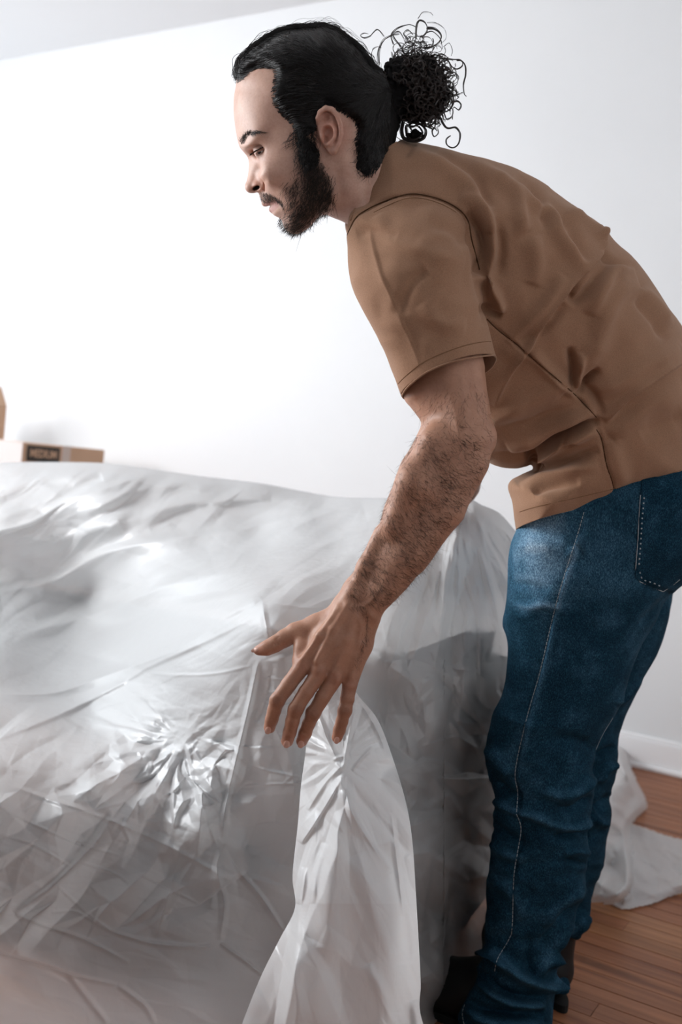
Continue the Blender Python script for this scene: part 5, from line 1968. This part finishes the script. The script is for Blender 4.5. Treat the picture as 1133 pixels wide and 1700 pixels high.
# a few fly-away waves
for k in range(9):
    x0 = r_.uniform(430, 560)
    tt = np.linspace(0, 1, 22)
    L = r_.uniform(50, 110)
    xs = x0 + tt * L
    base = np.interp(xs, top[:, 0], top[:, 1])
    ys = base - 14 * np.sin(tt * PI) * r_.uniform(0.5, 1.1) + np.sin(tt * 15 + k) * 1.6
    strands.append(P3(np.stack([xs, ys, HQ + r_.uniform(-30, 30) + tt * 6], 1)))
    rad.append(0.00014)
# curls at the sideburn and the nape
def curl(p, d, L, R, turns, r0=0.00035, n=30, grow=1.0):
    p, d = np.array(p, float), np.array(d, float)
    d /= np.linalg.norm(d)
    a = np.cross(d, [0.2, 0.3, 0.9])
    a /= np.linalg.norm(a)
    b_ = np.cross(d, a)
    t_ = np.linspace(0, 1, n)
    ph = r_.uniform(0, 2 * PI)
    Rr = R * (0.25 + grow * t_)
    pts = p + d * (t_ * L)[:, None] + a * (np.cos(ph + t_ * turns * 2 * PI) * Rr)[:, None] + b_ * (np.sin(ph + t_ * turns * 2 * PI) * Rr)[:, None]
    return pts


for k in range(220):
    x0, y0 = r_.uniform(492, 526), r_.uniform(206, 270)
    q_, w2 = cap_q(x0, y0, -1)
    s_ = curl((x0, y0, q_[0] - 1), (r_.uniform(-0.6, 0.4), 1, -0.15), r_.uniform(18, 42), r_.uniform(2, 6), r_.uniform(0.6, 1.6))
    strands.append(P3(s_))
    rad.append(r_.uniform(0.00013, 0.0003))
for k in range(26):
    s_ = curl((r_.uniform(484, 494), r_.uniform(214, 224), -22), (-0.25, 1, -0.1), r_.uniform(22, 36), r_.uniform(7, 10), 0.7)
    strands.append(P3(s_))
    rad.append(0.00022)
for k in range(120):
    x0, y0 = r_.uniform(592, 625), r_.uniform(215, 280)
    q_, w2 = cap_q(x0, y0, -1)
    s_ = curl((x0, y0, q_[0] - 1), (r_.uniform(-0.8, 0.3), 1, -0.1), r_.uniform(15, 34), r_.uniform(2, 5), r_.uniform(0.8, 1.8))
    strands.append(P3(s_))
    rad.append(r_.uniform(0.00013, 0.0003))
o = hair_obj('hair_strands', strands, rad, M['hair'], person, 0.35)

# the tied-back curls
bf2 = Field((600, 50, -40), (780, 260, 170), 2.6)
for c_, rr in (((690, 142, 66), (42, 46, 42)), ((700, 176, 66), (34, 28, 34)), ((664, 120, 60), (30, 30, 30)), ((708, 116, 66), (26, 28, 26)), ((650, 165, 62), (30, 46, 36)), ((690, 224, 58), (15, 11, 14)), ((640, 205, 62), (22, 32, 34))):
    bf2.ell(c_, rr, 0, 14)
bf2.ell((706, 219, 40), (5, 4, 30), 0, 1, 'sub')
pv, pq = bf2.mesh()
pv = relax(pv, pq, 2, 0.5)
nrm = vnormals(pv, pq)
pv += nrm * ((np.abs(perlin(pv / 13.0)) * 14 + perlin(pv / 6.0) * 4 - 6)[:, None])
bun = to_obj('ponytail', pv, pq, M['haircap'], person)
strands, rad = [], []
cen = np.array([690, 148, 64.0])
for k in range(800):
    v = r_.normal(size=3)
    v /= np.linalg.norm(v)
    if v[0] < -0.35 and v[1] > -0.2:
        v[0] = abs(v[0])
    p = cen + v * np.array([48, 54, 46]) * r_.uniform(0.7, 1.0)
    d = v + r_.normal(size=3) * 0.7
    L = r_.uniform(6, 22)
    R = r_.uniform(4, 12)
    if r_.rand() < 0.25:
        L *= 1.6
    c0_ = curl(p, d, L, R, r_.uniform(0.7, 1.5), n=26, grow=r_.uniform(0.3, 0.9))
    for j_ in range(6):
        strands.append(P3(c0_ + r_.normal(size=3) * 0.7 + np.sin(np.arange(26) * 0.4 + j_)[:, None] * 0.35))
        rad.append(r_.uniform(0.0002, 0.0005))


def lock(pts, n=26, w_=3.0, r0=0.0008):
    """a bundle of hairs along a traced curl"""
    P = catmull(pts, 8)
    for k in range(n):
        off = r_.normal(size=2) * w_ * 0.35
        q0_ = 60 + r_.uniform(-10, 10)
        t_ = np.linspace(0, 1, len(P))
        s_ = np.stack([P[:, 0] + off[0] * (1 - 0.6 * t_) + np.sin(t_ * 9 + k) * 0.4, P[:, 1] + off[1] * (1 - 0.6 * t_) + np.cos(t_ * 8 + k) * 0.4, q0_ + 6 * np.sin(t_ * 5 + k * 0.3)], 1)
        strands.append(P3(s_))
        rad.append(r_.uniform(0.4, 1) * r0)


def b5(*p):
    return [(570 + a / 5.15, b_ / 5.15) for a, b_ in p]


lock(b5((620, 330), (625, 230), (650, 175), (700, 190), (720, 250), (690, 300), (640, 310)), 9, 2.2, 0.0005)
lock(b5((720, 240), (790, 250), (840, 300), (820, 360), (760, 400), (690, 410)), 10, 2.4, 0.0006)
lock(b5((690, 300), (760, 270), (830, 330), (850, 420)), 6, 2, 0.0004)
lock(b5((860, 500), (940, 510), (1000, 515), (1045, 560), (1050, 640), (1030, 720), (1035, 800), (1055, 825)), 9, 2.2, 0.0005)
lock(b5((900, 520), (930, 570), (975, 590), (1020, 560), (1010, 520), (970, 520)), 6, 2, 0.0004)
lock(b5((820, 500), (900, 520), (915, 590), (880, 640), (840, 640)), 6, 2, 0.0004)
lock(b5((800, 640), (860, 600), (940, 625)), 6, 1.5, 0.0005)
lock(b5((860, 740), (930, 790), (945, 860), (920, 930), (850, 960), (800, 930)), 9, 2.5, 0.0005)
lock(b5((820, 800), (870, 760), (905, 830), (890, 910), (840, 950)), 7, 2, 0.0004)
lock(b5((930, 880), (980, 865), (1010, 900), (990, 940), (945, 920), (935, 1020)), 7, 2, 0.0005)
lock(b5((820, 980), (880, 1090), (960, 1090), (1000, 1140), (990, 1220), (940, 1262), (890, 1240), (885, 1190), (920, 1160)), 10, 2.2, 0.0005)
lock(b5((790, 1000), (790, 1080), (765, 1120), (780, 1168), (815, 1140), (810, 1100)), 8, 2.2, 0.0005)
lock(b5((690, 1040), (690, 1075), (740, 1080), (780, 1040), (790, 990)), 8, 2.2, 0.0005)
lock(b5((510, 1040), (500, 1120), (530, 1190), (620, 1210), (690, 1180), (705, 1110), (660, 1065), (580, 1050)), 26, 4, 0.0007)
lock(b5((540, 1080), (560, 1170), (620, 1190), (680, 1140), (650, 1080)), 20, 3.5, 0.0007)
lock(b5((480, 1040), (470, 1100), (440, 1150), (500, 1200)), 5, 2, 0.0003)
lock(b5((350, 310), (300, 255), (260, 280), (230, 310), (180, 325), (150, 305), (180, 285), (215, 290)), 6, 2, 0.0003)
lock(b5((300, 560), (305, 430), (350, 340), (420, 300), (480, 290)), 8, 4, 0.0004)
lock(b5((240, 520), (250, 430), (290, 400), (330, 410)), 4, 2, 0.0003)
lock(b5((430, 380), (410, 300), (470, 240), (560, 210), (620, 230)), 7, 3, 0.0004)
lock(b5((500, 400), (440, 330), (430, 290), (480, 270), (520, 330)), 7, 3, 0.0004)
lock(b5((560, 340), (520, 290), (560, 260), (600, 300)), 6, 3, 0.0004)
lock(b5((640, 160), (680, 110), (740, 105), (770, 135)), 3, 2, 0.0002)
lock(b5((720, 195), (800, 200), (870, 250), (880, 330), (830, 380)), 4, 3, 0.0002)
lock(b5((860, 400), (910, 370), (935, 430), (925, 480)), 4, 2, 0.00025)
for k in range(150):   # small arcs around the edge
    a = r_.uniform(-2.2, 1.1)
    c_ = np.array([692 + math.cos(a) * r_.uniform(42, 64), 142 + math.sin(a) * r_.uniform(44, 80)])
    R = r_.uniform(5, 13)
    a0 = r_.uniform(0, 6.28)
    th = np.linspace(a0, a0 + r_.uniform(2.5, 5), 8)
    pts = [(c_[0] + R * math.cos(t_), c_[1] + R * math.sin(t_) * 0.9) for t_ in th]
    lock(pts, 3, 1.6, 0.00035)
hair_obj('curls', strands, rad, M['curl'], bun, 0.5)

# ------------------------------------------------------------------ beard, brows, lashes, arm hair
hb = BVHTree.FromPolygons([tuple(p) for p in BV[:nb1]], [tuple(int(i) for i in f) for f in hqd])


def rooted(n, poly, bvh, both, dirf, L, R, curve=0.3, prob=None, seg=6, lift=0.25, wob=0.6):
    P_ = np.array(poly)
    lut = Lut(poly)
    lo, hi = P_.min(0) - 6, P_.max(0) + 6
    S_, Rr_ = [], []
    tries = 0
    while len(S_) < n and tries < n * 12:
        tries += 1
        x_, y_ = r_.uniform(lo[0], hi[0]), r_.uniform(lo[1], hi[1])
        e_ = float(lut(x_, y_)) if prob else None
        if prob:
            if r_.rand() > prob(x_, y_, e_):
                continue
        elif not inside(np.array([x_]), np.array([y_]), poly)[0]:
            continue
        rr = bvh.ray_cast(Vector((x_, y_, -400)), Vector((0, 0, 1)))
        if rr[0] is None:
            continue
        p, nn = np.array(rr[0]), np.array(rr[1])
        if nn[2] > 0:
            nn = -nn
        d = np.array(dirf(x_, y_), float)
        d = d - nn * (d @ nn)
        d = d / (np.linalg.norm(d) + 1e-9) + nn * lift + r_.normal(size=3) * 0.22 * wob
        LL = L * r_.uniform(0.5, 1.2)
        t_ = np.linspace(0, 1, seg)
        bend_ = r_.normal(size=3) * curve
        pts = p + d * (t_ * LL)[:, None] + bend_ * (t_ ** 2 * LL)[:, None]
        if both and r_.rand() < 0.3:
            pts[:, 2] = 2 * HQ - pts[:, 2]
        S_.append(P3(pts))
        Rr_.append(R * r_.uniform(0.6, 1.2))
    return S_, Rr_


def pb(x_, y_, e_):
    c = float(L_CORE(x_, y_))
    return float(np.clip(0.16 * smooth(-8, 4, e_) + 0.35 * smooth(0, 16, e_) + 0.6 * smooth(-3, 6, c), 0, 1))


bdir = lambda x_, y_: (-0.35 - 0.5 * (y_ > 350), 0.9, 0)
S1, R1 = rooted(3300, BEARD, hb, True, bdir, 11, 0.00021, 0.45, pb, 6, 0.35, 1.3)
# strands right on the outline under the jaw
ed = catmull([(466, 366), (470, 378), (480, 388), (490, 391), (500, 388), (515, 378), (529, 362), (542, 358)], 6)
for k in range(420):
    i = r_.randint(len(ed))
    p = np.array([ed[i][0] + r_.uniform(-2, 3), ed[i][1] - 2 + r_.uniform(-2, 1), HQ + r_.uniform(-22, 22)])
    d = np.array([-0.25 + 0.5 * (ed[i][0] < 480) * -1, 0.9, 0]) + r_.normal(size=3) * 0.35
    t_ = np.linspace(0, 1, 6)
    S1.append(P3(p + d * (t_ * r_.uniform(3, 8))[:, None]))
    R1.append(0.00016)
hair_obj('beard', S1, R1, M['beard'], person, 0.3)
S1, R1 = rooted(420, MOUS, hb, True, lambda x_, y_: (0.25 if x_ > 445 else -0.1, 0.9, 0), 6, 0.00017, 0.3, lambda x_, y_, e_: float(smooth(-1.5, 3, e_)), 5, 0.2, 1.0)
hair_obj('moustache', S1, R1, M['beard'], person, 0.3)
BROW = catmull([(399, 236), (402, 229), (408, 222), (416, 217.5), (424, 216), (433, 218), (440, 221), (432, 221.5), (424, 221.5), (416, 224), (409, 230), (406, 238), (402, 241)], 4, True)
S1, R1 = rooted(560, BROW, hb, True, lambda x_, y_: (0.9, -0.6 if x_ < 415 else 0.1, 0), 7.5, 0.00019, 0.2, lambda x_, y_, e_: float(smooth(-1.5, 2.5, e_)) * (0.45 if x_ > 424 else 1), 5, 0.12, 0.5)
hair_obj('eyebrow', S1, R1, M['beard'], person, 0.3)
S1, R1 = [], []
for sgn in (-1, 1):
    for k in range(90):
        t_ = k / 89
        p = np.array([420.0 + 22 * t_, 255.0 - 12.5 * t_ - 1.5 * math.sin(t_ * PI), HQ + sgn * (44 + 14.0 * t_ ** 0.5)])
        d = np.array([-0.9 + 0.4 * t_, 0.75 - 0.3 * t_, 0.35 * sgn]) + r_.normal(size=3) * 0.12
        s_ = np.linspace(0, 1, 6)
        S1.append(P3(p + d * (s_ * 6.0)[:, None] + np.array([-0.5, -0.9, 0]) * (s_ ** 2 * 2.0)[:, None]))
        R1.append(0.0003)
hair_obj('eyelashes', S1, R1, M['beard'], person, 0.3)

ARMH = catmull([(672, 668), (700, 660), (760, 640), (800, 640), (812, 700), (815, 740), (800, 780), (770, 830), (740, 880), (700, 940), (655, 990), (632, 1008), (600, 1000), (575, 985), (585, 960), (600, 930), (630, 870), (652, 806), (680, 750), (698, 712)], 4, True)


def adir(x_, y_):
    if y_ < 700:
        return (-0.3, 1, 0)
    s_ = math.sin(x_ * 0.045 + y_ * 0.03)
    return (0.75 + 0.2 * s_, 0.65, -0.1)


def ap(x_, y_, e_):
    a_ = 0.22 if y_ < 720 else 0.5 + 0.5 * smooth(720, 960, y_)
    return float(a_ * (0.8 + 0.2 * math.sin(x_ * 0.09 - y_ * 0.05)) * smooth(-1, 1, e_))


S1, R1 = rooted(3600, ARMH, bvh_body, False, adir, 13, 0.00012, 0.55, ap, 7, 0.12, 1.0)
# hairs along the outer edge, seen against the wall
le = catmull([(690, 725), (679, 747), (664, 772), (653, 806), (639, 840), (631, 868), (614, 899), (597, 927), (589, 947), (580, 967)], 8)
for k in range(420):
    i = r_.randint(len(le))
    p = np.array([le[i][0] + 2 + r_.uniform(0, 4), le[i][1], -48 + r_.uniform(-25, 12)])
    d = np.array([-0.8, 0.55, -0.1]) + r_.normal(size=3) * 0.35
    t_ = np.linspace(0, 1, 6)
    S1.append(P3(p + d * (t_ * r_.uniform(6, 13))[:, None] + np.array([0.3, 1, 0]) * (t_ ** 2 * 4)[:, None]))
    R1.append(0.00009)
re_ = catmull([(818, 750), (789, 806), (769, 840), (746, 879), (729, 908), (707, 941), (684, 967), (659, 995)], 8)
for k in range(260):
    i = r_.randint(len(re_))
    p = np.array([re_[i][0] - 2 - r_.uniform(0, 4), re_[i][1], -48 + r_.uniform(-25, 12)])
    d = np.array([0.5, 0.9, -0.1]) + r_.normal(size=3) * 0.35
    t_ = np.linspace(0, 1, 6)
    S1.append(P3(p + d * (t_ * r_.uniform(5, 10))[:, None]))
    R1.append(0.00009)
HANDH = catmull([(575, 1010), (600, 1015), (606, 1040), (598, 1070), (588, 1100), (598, 1110), (600, 1090), (612, 1060), (612, 1020), (600, 1000)], 4, True)
s2, r2 = rooted(260, HANDH, bvh_body, False, lambda x_, y_: (0.3, 1, 0), 9, 0.0001, 0.4, lambda x_, y_, e_: float(smooth(-2, 4, e_)), 6, 0.12, 1)
hair_obj('arm_hair', S1 + s2, R1 + r2, M['armhair'], person, 0.2)
# ------------------------------------------------------------------ cardboard boxes behind the sofa
def s_at(px_, n_, z_):
    """distance along the wall at which a point n out from it shows at column px"""
    lo, hi = 0.0, 5.0
    for _ in range(40):
        m_ = (lo + hi) / 2
        if pix(np.array(wxy(m_, n_, z_)))[0] > px_:
            lo = m_
        else:
            hi = m_
    return lo


def n_at(px_, s_, z_):
    lo, hi = 0.0, 1.6
    for _ in range(40):
        m_ = (lo + hi) / 2
        if pix(np.array(wxy(s_, m_, z_)))[0] > px_:
            lo = m_
        else:
            hi = m_
    return lo


NB = 0.25                                            # backs of the boxes stand this far out of the wall
zt = 0.90
for _ in range(6):
    sR = s_at(174, NB, zt)                           # right-hand side of the printed box
    NFb = n_at(39, sR, zt)
    zt = float(W(39, 734, Q(pix(np.array(wxy(sR, NFb, zt)))[2]))[2])
print('box side', NFb - NB, 'top', zt)
BH = 0.40


def carton(label, s0, s1, n0, n1, z0, z1, m):
    c = wxy((s0 + s1) / 2, (n0 + n1) / 2, z0)
    e_ = empty('cardboard_box', c)
    tag(e_, label, 'box', None)
    box_wall('carton_body', s0, s1, n0, n1, z0, z1, m, e_, 0.003)
    return e_


LW = NFb - NB
b1 = carton('flat brown cardboard box printed MEDIUM, behind the sofa back', sR, sR + 0.42, NB, NFb, zt - BH, zt, M['card'])
box_wall('tape', sR - 0.0015, sR + 0.4215, NB + LW * 0.44, NB + LW * 0.54, zt - 0.17, zt + 0.0012, M['tape'], b1)
pl1, pl0 = NFb - LW * 0.045, NB + LW * 0.57
box_wall('printed_label', sR - 0.0012, sR + 0.001, pl0, pl1, zt - 0.075, zt - 0.010, M['ink'], b1)
tag(box_wall('sunlit_end', sR + 0.002, sR + 0.418, NFb - 0.001, NFb + 0.0015, zt - BH + 0.002, zt - 0.001, M['sunlit_card'], b1), 'end face of the box, sunlight painted in as a pale tone')
c = bpy.data.curves.new('lettering', 'FONT')
c.body = 'MEDIUM'
c.size = 0.05
c.extrude = 0.0006
c.offset = 0.0014
c.align_x = 'CENTER'
c.align_y = 'CENTER'
tmp = bpy.data.objects.new('lettering', c)
COL.objects.link(tmp)
bpy.context.view_layer.update()
me = bpy.data.meshes.new_from_object(tmp.evaluated_get(bpy.context.evaluated_depsgraph_get()))
bpy.data.objects.remove(tmp)
co = np.array([v.co[:] for v in me.vertices])
k_ = (pl1 - pl0) * 0.80 / np.ptp(co[:, 0])
ky = 0.034 / np.ptp(co[:, 1])
mid_ = (pl0 + pl1) / 2
for v, p in zip(me.vertices, co):
    v.co = Vector(wxy(sR - 0.0016 - p[2], mid_ - p[0] * k_, zt - 0.043 + p[1] * ky))
me.materials.clear()
me.materials.append(M['card'])
link(bpy.data.objects.new('lettering', me), b1)
carton('brown cardboard box on the floor beneath the box printed MEDIUM', sR, sR + 0.42, NB, NFb, 0.0, zt - BH - 0.001, M['card'])
# smaller carton with an open flap on top, cut by the left edge of the frame
sB = s_at(10, NB + 0.02, zt + 0.1)
b3 = carton('small brown cardboard box with open flap, on top of the MEDIUM box', sB, sB + 0.26, NB + 0.02, NFb - 0.04, zt + 0.001, zt + 0.16, M['card'])
bm = bmesh.new()
pr = []
for t_ in (0.0, 0.004):
    for n_ in (NB + 0.02, NFb - 0.04):
        pr += [wxy(sB + t_, n_, zt + 0.16), wxy(sB + 0.05 + t_, n_, zt + 0.25)]
vs = [bm.verts.new(p) for p in pr]
for f in ((0, 1, 3, 2), (4, 6, 7, 5), (0, 4, 5, 1), (2, 3, 7, 6), (0, 2, 6, 4), (1, 5, 7, 3)):
    bm.faces.new([vs[i] for i in f])
bmesh.ops.recalc_face_normals(bm, faces=bm.faces[:])
me = bpy.data.meshes.new('flap')
bm.to_mesh(me)
bm.free()
me.materials.append(M['card'])
link(bpy.data.objects.new('flap', me), b3)
